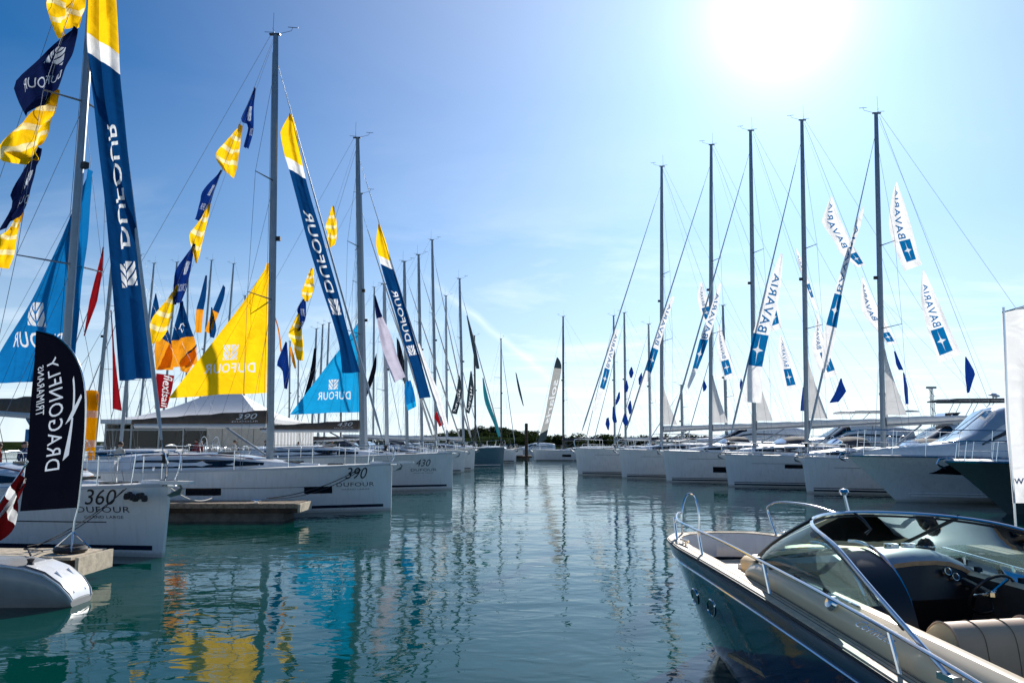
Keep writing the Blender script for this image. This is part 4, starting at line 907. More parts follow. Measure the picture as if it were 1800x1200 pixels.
bav('lower white flag on the line beside the mast carrying the wide banner', [(1515, 485), (1513, 520), (1517, 550), (1545, 585), (1560, 606)], [(1518, 488), (1530, 515), (1545, 545), (1562, 575), (1578, 604)], 39.2, (.82, .96), (.62, .08), (.2, .8), .07)
bav('white flag folded thin behind the mast of the wide banner', [(1398, 437), (1405, 470), (1420, 515), (1434, 545)], [(1401, 437), (1416, 475), (1430, 520), (1439, 543)], 43.8, (.58, .80), (.5, .1), (.3, .9), .1)
bav('white flag with blue panel crossing the last boat\'s forestay banner', [(1436, 548), (1432, 580), (1428, 615), (1447, 667)], [(1438, 548), (1447, 590), (1460, 625), (1473, 658)], 43.8, (.62, .92), (.56, .12), (.42, .92))
bav('white flag partly behind the wide banner', [(1356, 500), (1350, 540), (1352, 560), (1356, 584)], [(1360, 500), (1368, 540), (1372, 560), (1374, 576)], 48.3, (.55, .88), (.5, .1), (.2, .8))
bav('small white flag with blue panel beside the wide banner\'s foot', [(1370, 588), (1368, 625), (1374, 655), (1381, 687)], [(1374, 590), (1385, 615), (1398, 650), (1408, 682)], 48.3, (.62, .92), (.58, .14), (.16, .74))
bav('white flag with blue panel next to the second mast of the right row', [(1231, 497), (1226, 520), (1232, 550), (1240, 568)], [(1235, 497), (1242, 520), (1250, 545), (1254, 560)], 52.8, (.64, .92), (.6, .1), (.16, .9))
bav('small white flag with blue panel beyond the second mast of the right row', [(1262, 572), (1260, 610), (1266, 640), (1274, 668)], [(1266, 574), (1276, 605), (1286, 635), (1291, 660)], 52.8, (.66, .93), (.62, .16), (.14, .8))
GS = 'white lettered banners on the right row forestays'
FB = lambda n: f'white lettered forestay banner on the sloop {n}'
bav(FB('next to the large motor yacht'), [(1517, 362), (1505, 392), (1484, 455), (1464, 525), (1449, 583), (1445, 620), (1446, 652)], [(1519, 362), (1513, 395), (1497, 445), (1484, 500), (1470, 583), (1462, 620), (1450, 655)], 34.1, (.545, .735), (.53, .12), (.02, .98), .03, GS, 'forestay_banner', 36, (.2, .75))
bav('wide white forestay banner with large blue star panel', [(1372, 445), (1354, 490), (1338, 540), (1322, 592), (1315, 645), (1310, 680), (1306, 706)], [(1376, 447), (1374, 490), (1366, 540), (1352, 590), (1340, 648), (1340, 680), (1338, 708)], 39.1, (.555, .765), (.54, .14), (.0, .98), .035, GS, 'forestay_banner', 36, (.2, .78))
bav(FB('in the middle of the right row'), [(1262, 500), (1248, 545), (1232, 590), (1218, 645), (1203, 694)], [(1268, 497), (1261, 545), (1246, 595), (1226, 650), (1206, 694)], 43.9, (.50, .76), (.49, .08), (.0, .98), .04, GS, 'forestay_banner', 30, (.2, .8))
bav(FB('second from the shore end'), [(1181, 520), (1163, 560), (1148, 605), (1134, 655), (1122, 690)], [(1186, 522), (1170, 572), (1156, 620), (1143, 660), (1128, 694)], 48.4, (.54, .77), (.5, .08), (.0, 1), .04, GS, 'forestay_banner', 30, (.2, .8))
bav(FB('beside the wooded shore'), [(1083, 578), (1070, 615), (1056, 675), (1040, 720)], [(1089, 580), (1078, 625), (1064, 680), (1046, 724)], 52.9, (.48, .72), (.46, .06), (.0, 1), .05, GS, 'forestay_banner', 30, (.2, .8))
GBL = 'small blue pennants low on the right row lines'
for i, (Lp, Rp, y, lab) in enumerate((
    ([(1697, 627), (1696, 665), (1700, 690)], [(1698, 627), (1715, 655), (1704, 690)], 34.2, 'blue pennant below the lower flag of the last mast'),
    ([(1571, 617), (1575, 640), (1580, 650)], [(1573, 617), (1582, 635), (1588, 650)], 39.2, 'upper blue pennant aft of the wide banner\'s mast'),
    ([(1587, 655), (1589, 685), (1592, 710)], [(1589, 655), (1596, 680), (1597, 710)], 39.2, 'lower blue pennant aft of the wide banner\'s mast'),
    ([(1477, 665), (1468, 690), (1458, 708)], [(1479, 665), (1488, 687), (1474, 706)], 43.8, 'bright blue split pennant between the two last masts'),
    ([(1411, 680), (1408, 705), (1407, 722)], [(1413, 680), (1417, 705), (1414, 722)], 48.3, 'dark blue pennant hanging close to a mast foot'),
    ([(1302, 665), (1300, 676), (1301, 684)], [(1303, 665), (1306, 674), (1303, 684)], 48.3, 'tiny blue pennant beside the wide banner\'s tail'),
    ([(1237, 668), (1235, 680), (1236, 688)], [(1238, 668), (1243, 680), (1240, 686)], 52.8, 'tiny blue pennant beside the middle boat\'s forestay'),
    ([(1109, 645), (1105, 655), (1108, 664)], [(1111, 645), (1114, 655), (1111, 664)], 60, 'upper tiny blue pennant among the shore end masts'),
    ([(1100, 670), (1097, 680), (1099, 690)], [(1102, 668), (1105, 680), (1103, 688)], 60, 'second tiny blue pennant among the shore end masts'),
    ([(1087, 690), (1082, 705), (1082, 712)], [(1090, 688), (1090, 700), (1085, 710)], 60, 'third tiny blue pennant among the shore end masts'),
    ([(1127, 655), (1122, 665), (1123, 676)], [(1128, 655), (1130, 668), (1126, 676)], 60, 'blue pennant next to the second forestay banner'),
    ([(1107, 704), (1103, 715), (1106, 728)], [(1109, 704), (1111, 716), (1110, 726)], 60, 'blue pennant low over the shore end decks'),
    ([(1098, 728), (1094, 740), (1098, 748)], [(1100, 726), (1105, 742), (1102, 748)], 60, 'lowest blue pennant over the shore end decks'),
    ([(1077, 715), (1076, 735), (1078, 742)], [(1079, 713), (1085, 742), (1082, 743)], 66, 'blue grey pennant on the mast nearest the shore'),
    ([(1066, 735), (1064, 745), (1068, 755)], [(1070, 733), (1072, 745), (1070, 756)], 66, 'dark pennant low beside the mast nearest the shore'))):
    flag('pennant', lab, 'pennant', GBL, Lp, Rp, y, [(0, 1, 'pennant_blue')], 6, 8, amp=.10, lin=True)
GHR = 'flag halyards of the right row'
for lab, a, b, y in (('last', (1546, 205), (1752, 742), 34.25), ("wide banner's", (1414, 217), (1625, 745), 39.25), ('middle', (1324, 235), (1500, 748), 43.9), ('second', (1253, 260), (1440, 752), 48.4), ('first', (1165, 297), (1330, 755), 52.9)):
    line('flag_halyard', f'thin flag line from the {lab} mast of the right row', at(*a, y), at(*b, y), .008, group=GHR)
# white upright banner on a pole
r, S = flag('pole_banner', 'tall white upright banner on a pole behind the runabout', 'banner', None, [(1763, 550), (1766, 640), (1769, 740), (1776, 820), (1780, 884)], [(1870, 520), (1872, 620), (1868, 720), (1872, 800), (1874, 880)], 12.6, [(0, 1, 'white_cloth')], 14, 26, amp=.045, k=1.6, skew=.35)
utext(r, S, 'www.', 'print_navy', .06, .5, .875, .905, space=1.05)
mark(r, S, 'print_navy', .38, .95, .36, .52, .012, poly2d([[(.5+.5*math.cos(a*PI/10), .5+.5*math.sin(a*PI/10)) for a in range(20)]], 2), 'round_emblem')
tube('pole', 'steel', r, [at(1764, 540, 12.62)-S.o, at(1772, 740, 12.62)-S.o, at(1783, 890, 12.62)-S.o, Vector((at(1786, 940, 12.62).x, 12.62, .5))-S.o], .02, 8)
tube('cross_arm', 'steel', r, [at(1762, 549, 12.62)-S.o, at(1872, 518, 12.62)-S.o], .012, 6)
pontoon('mooring_pontoon', 'wooden pontoon end under the pole of the white upright banner', 7.6, 12.5, 12.1, 13.2, .5, .15, 'x', 'plank')
pontoon('main_walkway', 'long main walkway at the sterns of the right row', 28.6, 31, 20, 100, .55, .27, 'y', 'plank')
# ------------------------------------------------------------------ motor yachts
def motor_yacht(label, loc, rz, L=14, B=4.3, fb=1.72, fs=1.35, hull='gelcoat', fly=False, cab0=.30, cabh=1.55, graphic=True, hard=True, group=None, near=True, rail=.62):
    r = empty('motor_yacht', loc, rz); tag(r, label, 'motor yacht', group)
    def bm_(t): return .02+(B/2-.02)*(1-(1-min(1, t/.6))**2.1)**.95*(1-.08*max(0, (t-.6)/.4))
    def sh(t): return lerp(fb, fs, sm(t*.9))
    def pt(t, q, s_, off=0):      # q: 0 keel .. 1 deck edge
        zs = sh(t); zk = -.45
        z = lerp(zk, zs, q); fl = lerp(.30, .93, sm(t/.55)); c = .30
        if q < c: y = fl*(q/c)**.8
        else: y = fl+(1-fl)*((q-c)/(1-c))**1.35
        return Vector((-t*L-(1-q)**.9*2.3*max(0, 1-t*1.5)**1.4, s_*(bm_(t)*y+off), z))
    ts = [0, .01, .03, .06, .1, .15, .2, .27, .34, .42, .5, .6, .7, .8, .9, 1]; qs = [0, .1, .2, .29, .30, .31, .42, .55, .7, .85, 1]
    rows = [[pt(t, q, 1) for q in qs[::-1]]+[pt(t, q, -1) for q in qs] for t in ts]
    h = MB().grid(rows); h.fan(rows[-1]); h.build('hull', hull, r, True, 24)
    MB().grid([[pt(t, 1, 1)+Vector((0, -.02, .01)), Vector((-t*L, 0, sh(t)+.07)), pt(t, 1, -1)+Vector((0, .02, .01))] for t in ts]).build('deck', 'deck', r, True)
    for s_ in (-1, 1):
        tube('rub_rail', 'steel', r, [pt(t, .985, s_, .015) for t in ts], .022, 6)
        for q in (.34, .39): tube('spray_strake', hull, r, [pt(t, q*(.9+.1*t), s_, .012) for t in ts[3:]], .018, 5)
        if graphic:
            g0, g1 = (.15, .42) if rail > .7 else (.30, .74)
            rows = [[pt(lerp(g0, g1, i/12), .66+.04*(1-i/12), s_, .008), pt(lerp(g0, g1, i/12), .70+.17*sm(i/3)*(1-.7*sm((i-8)/4)), s_, .008)] for i in range(13)]
            MB().grid(rows).build('hull_window', 'dark_glass', r, True)
        st = [.04, .1, .17, .24, .31, .38, .45, .52, .6]
        rl = [pt(t, 1, s_)+Vector((-.12, -s_*.06, rail)) for t in st]
        tube('guard_rail', 'steel', r, ([Vector((.02, 0, fb+rail*.9))] + rl + [pt(.68, 1, s_)+Vector((0, -s_*.06, .1))]), .016, 5)
        tube('mid_rail', 'steel', r, [p-Vector((0, 0, rail*.48)) for p in rl], .009, 4)
        for t, p in zip(st, rl): tube('stanchion', 'steel', r, [pt(t, 1, s_)+Vector((0, -s_*.06, 0)), p], .012, 5)
    # superstructure
    prof = [(cab0-.14, .05), (cab0-.04, .26), (cab0+.06, .42), (cab0+.11, .52), (cab0+.16, .82), (cab0+.22, cabh*.84), (cab0+.28, cabh), (cab0+.42, cabh*1.04), (cab0+.55, cabh*.98), (cab0+.60, cabh*.9)]
    def wd(t): return (bm_(t)-.45)*(.55+.45*sm((t-cab0+.16)/.26))
    def sp(i, a, off=0):
        t, hh = prof[i]; c, s = math.cos(a), math.sin(a); w = wd(t)*(1 if hh < .5 else lerp(1, .88, min(1, (hh-.5))))
        return Vector((-t*L+off*.6, (w+off)*math.copysign(abs(c)**.42, c), sh(t)+.03+(hh+off)*max(0, s)**.62))
    an = [PI*k/16 for k in range(17)]
    rows = [[sp(i, a) for a in an] for i in range(len(prof))]
    s_ = MB().grid(rows); s_.fan(rows[-1]); s_.build('superstructure', 'gelcoat', r, True, 30)
    ws = [[sp(i, a, .012) for a in an[3:14]] for i in (3, 4, 5)]
    t6 = [sp(5, a, .012).lerp(sp(6, a, .012), .45) for a in an[3:14]]; MB().grid(ws+[t6]).build('windscreen', 'reflection_glass' if rail > .7 else 'dark_glass', r, True)
    for k in (8,): tube('wiper', 'rubber', r, [sp(3, an[k], .04), sp(4, an[k+1], .05), sp(5, an[k], .04)], .012, 4)
    for sd in (0, 1):
        aa = an[1:3] if sd == 0 else an[14:16]
        MB().grid([[sp(i, a, .014) for a in (aa[0]*1.0+(.1 if not sd else -.0), aa[1] if not sd else aa[1]-.1)] for i in range(4, 9)]).build('side_window', 'dark_glass', r, True)
    if cab0 > .2: MB().grid([[Vector((-(cab0-.13+.02*i)*L, y, sh(.2)+.13+.12*math.sin(PI*i/7)) ) for y in (-.8, -.7, 0, .7, .8)] for i in range(8)]).build('sun_pad', 'tent_cream', r, True)
    if near:
        a = MB(); a.tube([(-.3, 0, fb+.1), (.14, 0, fb+.06), (.22, 0, fb-.1)], .03, 6); a.add([(.26, 0, fb-.05), (.05, -.17, fb-.2), (-.06, 0, fb-.25), (.05, .17, fb-.2)], [(0, 1, 2), (0, 2, 3), (0, 3, 1), (1, 3, 2)]); a.build('anchor', 'steel', r)
    zt = sh(.6)+cabh
    if fly:
        rows = [[Vector((-(cab0+q)*L, y, z)) for q, y, z in ((.26, -1.2, zt-.05), (.24, -1.25, zt+.45), (.24, 0, zt+.6), (.24, 1.25, zt+.45), (.26, 1.2, zt-.05))], [Vector((-(cab0+q)*L, y, z)) for q, y, z in ((.60, -1.5, zt-.1), (.62, -1.5, zt+.5), (.62, 0, zt+.5), (.62, 1.5, zt+.5), (.60, 1.5, zt-.1))]]
        MB().grid(rows).build('flybridge', 'gelcoat', r)
        MB().grid([[(-(cab0+.245)*L, y, zt+.5), (-(cab0+.27)*L, y*.95, zt+.85)] for y in (-1.2, -.6, 0, .6, 1.2)]).build('flybridge_screen', 'tint_glass', r, True)
    if hard:
        z2 = zt+(1.75 if fly else .95)
        for y in (-1.35, 1.35):
            MB().grid([[Vector((-(cab0+a)*L, y+w, z)) for w in (-.06, .06)] for a, z in ((.40, zt-.1), (.47, zt+.4), (.54, z2))]).build('arch_leg', 'navy_paint' if fly else 'gelcoat', r)
            tube('canopy_strut', 'steel', r, [(-(cab0+.30)*L, y*.9, zt+.1), (-(cab0+.36)*L, y*.95, z2)], .025, 5)
        rows = [[Vector((-(cab0+q)*L, y, z2+.10*math.cos(y*.9)+dz_)) for y in (-1.6, -1.2, 0, 1.2, 1.6)] for q, dz_ in ((.24, -.06), (.27, 0), (.58, .03), (.62, -.02))]
        b_ = MB().grid(rows); b_.grid([[p+Vector((0, 0, .09)) for p in q] for q in rows], flip=True); b_.grid([[p, p+Vector((0, 0, .09))] for p in rows[0]+rows[-1][::-1]+[rows[0][0]]]); b_.build('hardtop', 'navy_paint' if fly else 'gelcoat', r)
        ra = MB(); ra.lathe([(0, 0), (.05, 0), (.05, .2), (.28, .24), (.3, .32), (.2, .4), (0, .42)], (-(cab0+.5)*L, 0, z2+.18), 12); ra.tube([(-(cab0+.55)*L, .4, z2+.15), (-(cab0+.57)*L, .4, z2+1.4)], .012, 4); ra.build('radar', 'gelcoat', r, True)
    return r
mat('hull_shade', (.06, .085, .09), .18, coat=.4, noise=.04)  # shade and water reflection on a white hull, put into its base colour
motor_yacht('large white motor yacht with dark hull window next to the last sloop', (12.55, 29.3, 0), PI, 14.5, 4.4, 1.72, 1.45, cab0=.15, cabh=2.0, hard=False, rail=.95)
motor_yacht('motor yacht with white deck and shade-coloured hull overlapping the large white one', (13.5, 24.3, 0), PI, 12.5, 4.0, 1.62, 1.35, hull='hull_shade', cab0=.34, cabh=1.3, hard=False, graphic=False)
GM = 'motor yachts behind the right row'
motor_yacht('flybridge motor yacht with dark hardtop behind the last sloops', (23.5, 58, 0), PI, 16, 4.8, 2.0, 1.6, fly=True, cabh=1.75, group=GM, near=False)
motor_yacht('flybridge motor yacht with dark hardtop nearer the right walkway', (27.5, 64, 0), PI, 16, 4.8, 2.1, 1.7, fly=True, cabh=1.9, group=GM, near=False)
motor_yacht('open white motor yacht moored behind the shore end sloops', (12.0, 66, 0), PI, 14, 4.4, 2.3, 1.7, cabh=1.7, hard=False, group=GM, near=False)
motor_yacht('white motor yacht with pale hardtop behind the middle sloops', (18.5, 61, 0), PI, 14, 4.4, 2.2, 1.6, cabh=1.7, group=GM, near=False)
motor_yacht('low white motorboat by the far pile', (-1.2, 118, 0), R(200), 9, 3, 1.1, .9, cabh=1.1, hard=False, group=GM, near=False, graphic=False)
motor_yacht('small white cruiser beyond the black mast', (-9, 125, 0), R(10), 9, 3, 1.1, .9, cabh=1.1, hard=False, group=GM, near=False, graphic=False)
# piles, far pontoon, lamp posts
def pile(x, y, h, label, rad=.2):
    o = MB().lathe([(0, -2), (rad*1.04, -2), (rad, .3), (rad*.98, h-.05), (rad*.8, h), (0, h+.01)], (0, 0, 0), 14).build('mooring_pile', 'pile', None, True); o.location = (x, y, 0)
    for z in (.5, h-.35): MB().lathe([(rad*1.0, z), (rad*1.06, z), (rad*1.06, z+.09), (rad*1.0, z+.09)], (0, 0, 0), 14).build('iron_band', 'rubber', o, True)
    tag(o, label, 'pile')
pile(1.80, 97, 4.55, 'thick dark timber pile standing at the end of the basin')
pile(23.3, 74, 5.0, 'dark timber pile between the masts of the right row')
pontoon('far_pontoon', 'low dark pontoon around the timber pile at the end of the basin', -4.5, 2.6, 99, 101.5, .5, .25, 'x', 'plank')
for i, (x, lab, mt) in enumerate(((-.6, 'stack of dark crates on the far pontoon near the pile', 'canvas_dark'), (.9, 'pale storage chest on the far pontoon beside the pile', 'gelcoat'), (-2.3, 'grey storage chest at the inner end of the far pontoon', 'gelcoat_grey'))):
    o = MB().box(-.5, .5, -.35, .35, 0, .5+.1*i).build('storage_chest', mt); o.location = (x, 100.1, .505); tag(o, lab, 'chest')
    MB().box(-.53, .53, -.38, .38, .5+.1*i, .58+.1*i).build('lid', mt, o)
for x, y, h, lab in ((71, 130, 11.2, 'slender lattice light tower behind the right row'), (62, 128, 10.0, 'twin headed light mast behind the right row')):
    o = empty('light_mast', (x, y, 0)); tag(o, lab, 'light mast'); b = MB()
    for s1, s2 in ((-1, -1), (1, -1), (1, 1), (-1, 1)): b.tube([(s1*.35, s2*.35, 0), (s1*.15, s2*.15, h)], .06, 4)
    for k in range(8): z = k*h/8; b.tube([(-.33, -.33, z), (.3, .3, z+h/8)], .035, 4); b.tube([(.33, -.33, z), (-.3, .3, z+h/8)], .035, 4)
    b.build('tower', 'wire', o); box('lamp_head', 'wire', o, -.8, .8, -.2, .2, h, h+.35)
box('quay', 'concrete', None, 40, 110, 118, 140, -1, 1.2); tag(bpy.data.objects['quay'], kind='structure')
# ------------------------------------------------------------------ trimaran float in the corner
r = empty('trimaran_float', (-5.93, 10.95, -.05)); tag(r, 'pale grey trimaran float with stepped white stern beside the pale pontoon', 'boat')
def fsec(x, top, w, zb=-.2): return [Vector((x, w*a, lerp(zb, top, b))) for a, b in ((0, 0), (-.62, .25), (-.95, .6), (-1, .85), (-.86, 1), (0, 1.03), (.86, 1), (1, .85), (.95, .6), (.62, .25))]
secs = [(-.0, .13, .26, -.02), (-.04, .22, .30, -.05), (-.16, .36, .335, -.12), (-.36, .50, .36, -.17), (-.62, .585, .38, -.2), (-1.0, .64, .40, -.2), (-2, .66, .42, -.22), (-3.5, .70, .42, -.25), (-5.5, .78, .34, -.22), (-7, .86, .14, -.1)]
rows = [fsec(x, tz, w_, zb) for x, tz, w_, zb in secs]
b = MB().grid(rows, True); b.fan(rows[0]); b.fan(rows[-1]); b.build('hull', 'float_grey', r, True, 40)
for s_ in (-1, 1): tube('edge_trim', 'gelcoat', r, [Vector((x, s_*w_*.93, tz*.97+.0)) for x, tz, w_, zb in secs], .016, 5)
rows = [[Vector((x, q*w_*.8, tz*1.02+.012+.01*(1-q*q))) for q in (-1, -.4, .4, 1)] for x, tz, w_, zb in secs[:5]]; MB().grid(rows).build('stern_step', 'gelcoat', r, True)
for y in (-.14, .14): tube('swim_ladder_rail', 'steel', r, [(-.03, y, .22), (-.3, y, .50)], .012, 5)
for k in range(3): tube('ladder_rung', 'steel', r, [(-.06-.09*k, -.14, .25+.09*k), (-.06-.09*k, .14, .25+.09*k)], .01, 5)
tube('cross_beam', 'gelcoat_grey', r, [(-3.2, .1, .72), (-3.4, -1.2, .95), (-3.6, -3.2, 1.1)], .16, 10)
tube('bow_line', 'rope_dark', r, [(-.9, .25, .66), (-1.1, .5, .72), (-1.4, .9, .66), (-1.5, 1.5, .56), (-1.6, 1.7, .52)], .014, 6)
MB().lathe([(0, 0), (.05, 0), (.035, .04), (.05, .08), (0, .09)], (-.62, -.2, .60), 10).build('winch', 'rubber', r, True)
pa, pb = at(47, 814, 10.2), at(-45, 950, 10.2)
r2 = empty('ensign', pb); tag(r2, 'red flag with white cross drooping from a slanted pole over the float', 'flag')
tube('pole', 'steel', r2, [Vector((0, 0, 0)), pa-pb], .013, 6); MB().lathe([(0, 0), (.02, .01), (.02, .03), (0, .04)], pa-pb, 8).build('finial', 'gelcoat', r2, True)
S = Cloth([(44, 820), (30, 842), (12, 868), (-8, 896), (-30, 925)], [(36, 868), (30, 905), (14, 938), (-6, 955), (-22, 968)], 10.2, .16, 1.3, .9)
S.o = pb
for v0, v1, mt in ((0, .30, 'maroon_cloth'), (.30, .48, 'white_cloth'), (.48, 1, 'maroon_cloth')): cloth_mesh(S, mt, 'cloth_panel', r2, v0, v1, 10, 20)
put('cross_bar', 'white_cloth', r2, SQ, S, (.42, 0), (.18, 0), (0, 1), .012)
# ------------------------------------------------------------------ mooring ropes
GRp = 'mooring ropes of the left row'
for lab, a, b_, d, rad in (
    ('dark rope from the angled sloop\'s bow down to the pale pontoon', wpt(b360, (-.7, -.38, 1.36)), (-7.9, 13.1, .5), .10, .009),
    ('second dark rope from the angled sloop\'s bow to the pontoon', wpt(b360, (-.75, -.40, 1.36)), (-8.0, 13.0, .5), .22, .008),
    ('slack dark rope from the yellow sail boat\'s bow to the finger pontoon', wpt(b390, (-.75, -.36, 1.46)), (-6.9, 22.2, .62), .28, .012),
    ('second slack rope from the yellow sail boat\'s bow to the finger pontoon', wpt(b390, (-.8, -.37, 1.46)), (-7.0, 22.3, .62), .20, .014),
    ('pale rope from the angled sloop\'s bow to the finger pontoon', wpt(b360, (-.5, .3, 1.36)), (-8.6, 22.4, .62), .18, .012)):
    line('mooring_rope', lab, a, b_, rad, 'rope_dark' if 'pale rope' not in lab else 'rope_pale', d, group=GRp)
for key, lab in (('r2', 'rope across to the shore end sloop'), ('r3', 'rope from the middle sloop to its neighbour'), ('r4', 'rope from the wide banner sloop to its neighbour'), ('r5', 'rope from the last sloop to its neighbour')):
    o = RB[key][0]; line('mooring_rope', 'dark '+lab+' of the right row', (o.location.x+.5, o.location.y+.2, 1.62), (o.location.x+2.8, o.location.y+2.7, 1.1), .014, 'rope_dark', .06, group='mooring ropes of the right row')
# small coloured bunting-like hanging lump on the angled sloop's bow
o = MB()
for k in range(7): p = Vector((.09*k, 0, .03*math.sin(k*1.7))); o.lathe([(0, -.06), (.05, -.05), (.06, 0), (.045, .06), (0, .07)], p, 7)
o = o.build('rope_bundle', 'rope_dark', None, True); q = H360.pt(.62, 1.16, -1, .07); q = wpt(b360, q); o.location = q; o.rotation_euler = (0, 0, A29); tag(o, 'dark knotted rope bundle hanging on the angled sloop\'s bow', 'rope bundle')
# ------------------------------------------------------------------ people on the walkway
def person(label, x, y, z, rz, shirt, h=1.72, arm=.2):
    me = bpy.data.meshes.new('person')
    V = [(0, 0, .95), (0, 0, 1.15), (0, .01, 1.38), (0, .01, 1.50), (0, .03, 1.60), (0, .04, 1.70), (-.18, 0, 1.42), (-.25, .02, 1.15), (-.22, .12+arm*.5, .95), (.18, 0, 1.42), (.25, .02, 1.15), (.22, .12+arm*.2, .93), (-.09, 0, .88), (-.10, .02, .5), (-.10, -.02, .08), (-.10, .12, .03), (.09, 0, .88), (.11, -.02, .5), (.11, -.04, .08), (.11, .10, .03)]
    E = [(0, 1), (1, 2), (2, 3), (3, 4), (4, 5), (2, 6), (6, 7), (7, 8), (2, 9), (9, 10), (10, 11), (0, 12), (12, 13), (13, 14), (14, 15), (0, 16), (16, 17), (17, 18), (18, 19)]
    rad = [.14, .13, .15, .055, .09, .085, .065, .05, .035, .065, .05, .035, .095, .065, .045, .04, .095, .065, .045, .04]
    me.from_pydata([(a*h/1.75, b*h/1.75, c*h/1.75) for a, b, c in V], E, []); o = bpy.data.objects.new('person', me); col.objects.link(o)
    o.modifiers.new('s', 'SKIN'); sv = me.skin_vertices[0].data
    for q, k in zip(sv, rad): q.radius = (k, k*.85)
    sv[0].use_root = True; ss = o.modifiers.new('d', 'SUBSURF'); ss.levels = ss.render_levels = 2; me.materials.append(M[shirt])
    o.location = (x, y, z); o.rotation_euler = (0, 0, rz); tag(o, label, 'person', 'people on the right walkway' if x > 0 else 'people on the left walkway')
    MB().lathe([(0, -.02), (.09, 0), (.118, .08), (.11, .15), (.07, .20), (0, .215)], (0, .03, 1.585*h/1.75), 12).build('head', 'skin', o, True)
    MB().lathe([(.119, .10), (.125, .15), (.10, .20), (.05, .235), (0, .24)], (0, .015, 1.585*h/1.75), 12).build('hair', 'hair', o, True)
for a in (('person in red top walking on the left walkway', -19.5, 29.5, .55, 2.5, 'shirt_red', 1.55), ('person in navy top beside the one in red', -19.0, 30.2, .55, -2, 'shirt_navy', 1.6), ('person in pale shirt near the marquee', -18.6, 52, .55, 1.2, 'shirt_pale'), ('person in navy top near the marquee corner', -19.6, 55, .55, 3, 'shirt_navy'), ('person in red top standing by the marquee front', -24, 58.9, .62, 2.8, 'shirt_red'),
    *[('person in %s on the %s walkway' % (('pale shirt', 'navy top', 'red top')[i % 3], ('left', 'right')[i % 2]), (-18.2-.25*(i % 4), 29.4+.3*(i % 3))[i % 2], 36+i*5.3, .55, i*1.3, ('shirt_pale', 'shirt_navy', 'shirt_red')[i % 3], 1.6+.03*(i % 5)) for i in range(12)]): person(*a)
for x, lab in ((-20.3, 'blue and white exhibition panel at the near end of the left walkway'), (-19.2, 'second blue exhibition panel behind the feather banner')):
    o = empty('exhibition_panel', (x, 33, .55)); tag(o, lab, 'panel', None); box('panel', 'poster_blue' if x < -20 else 'tent_white', o, -.45, .45, -.03, .03, .15, 2.2)
    for q in (-.4, .4): box('foot', 'wire', o, q-.03, q+.03, -.3, .3, 0, .15)

# ------------------------------------------------------------------ runabout in the foreground
mat('runabout_blue', (.006, .030, .075), .12, coat=.8, noise=.02); mat('band_blue', (.06, .09, .15), .2, metal=.35, coat=.4, noise=.03)
mat('cream_gel', (.80, .63, .41), .35, coat=.15, noise=.02); mat('vinyl', (.90, .64, .32), .5, noise=.03, bump=.08, bscale=200); mat('vinyl_shade_piping', (.60, .40, .25), .5, noise=.04, bump=.08, bscale=200)  # seat backs' shade put into the darker vinyl, which also colours the piping
mat('teak_pale', (.64, .50, .34), .6, noise=.10, nscale=20); mat('dash_grey', (.30, .36, .42), .35, noise=.03); mat('dash_black', (.012, .012, .014), .35, noise=0)
mat('cockpit_shade', (.03, .028, .026), .7); mat('gauge_face', (.6, .6, .58), .4, noise=0)  # deep cockpit shade put into the lining's near-black colour
rb_ = empty('runabout', (2.383, 9.518, 0), .206); tag(rb_, 'dark blue open runabout with cream deck, chrome rails and wraparound windscreen', 'runabout')
KY = [0, -.05, -.12, -.4, -1, -2.2, -3.7, -5.4, -6.8]; KW = [.0, .30, .488, .70, .84, .955, 1.085, 1.21, 1.22]
def gw(y): return float(np.interp(-y, [-k for k in KY], KW))
_ys = [0, -.015, -.04, -.08, -.13, -.2, -.3, -.42, -.58, -.8, -1.05, -1.35, -1.7, -2.1, -2.6, -3.1, -3.7, -4.3, -4.9, -5.5, -6.1, -6.8]
def gws(y):   # softened
    e = min(.5, .08+.25*abs(y)); return (gw(min(0, y+e*.5))+2*gw(y)+gw(y-e*.5))/4 if y < -.16 else gw(y)
def gz(y): return 1.121+.019*y-.009*y*y
def zb(y): return float(np.interp(-y, [0, .25, .55, 1.1, 2.3, 6.8], [.92, .48, .02, -.2, -.34, -.36]))
def mexp(y): return float(np.interp(-y, [0, .5, 1.1, 2.3, 4, 6.8], [.75, .5, .31, .14, .10, .10]))
def hp(y, z, s_, off=0):
    k = min(1, max(0, (z-zb(y))/(gz(y)-zb(y)))); w = gws(y)*k**mexp(y); return Vector((s_*(w+off), y, z))
TQ = [0, .01, .04, .1, .2, .35, .5, .65, .8, .9, 1]
rows = []
for y in _ys:
    q = [hp(y, lerp(zb(y), gz(y)-.005, k), -1) for k in TQ[::-1]]+[hp(y, lerp(zb(y), gz(y)-.005, k), 1) for k in TQ]
    rows.append(q)
h = MB().grid(rows); h.fan(rows[-1]); h.build('hull', 'runabout_blue', rb_, True, 50)
ring = lambda f: [f(y, -1) for y in _ys[::-1]]+[f(y, 1) for y in _ys[1:]]
def loop_strip(name, m, f0, f1, smooth=True): return MB().grid([ring(f0), ring(f1)]).build(name, m, rb_, smooth)
def outw(y, s_, off, z): p = hp(y, z, s_, off); return p+Vector((0, off*max(0, 1+y*4) if y > -.25 else 0, 0))
b = MB(); prof = [(-.145, .004), (-.14, .026), (-.05, .03), (-.02, .02), (-.012, .004)]
b.grid([ring(lambda y, s_, d=d, o=o: outw(y, s_, o, gz(y)+d)) for d, o in prof]); b.build('sheer_band', 'band_blue', rb_, True, 40)
tube('sheer_trim', 'steel', rb_, ring(lambda y, s_: outw(y, s_, .03, gz(y)-.15)), .011, 6)
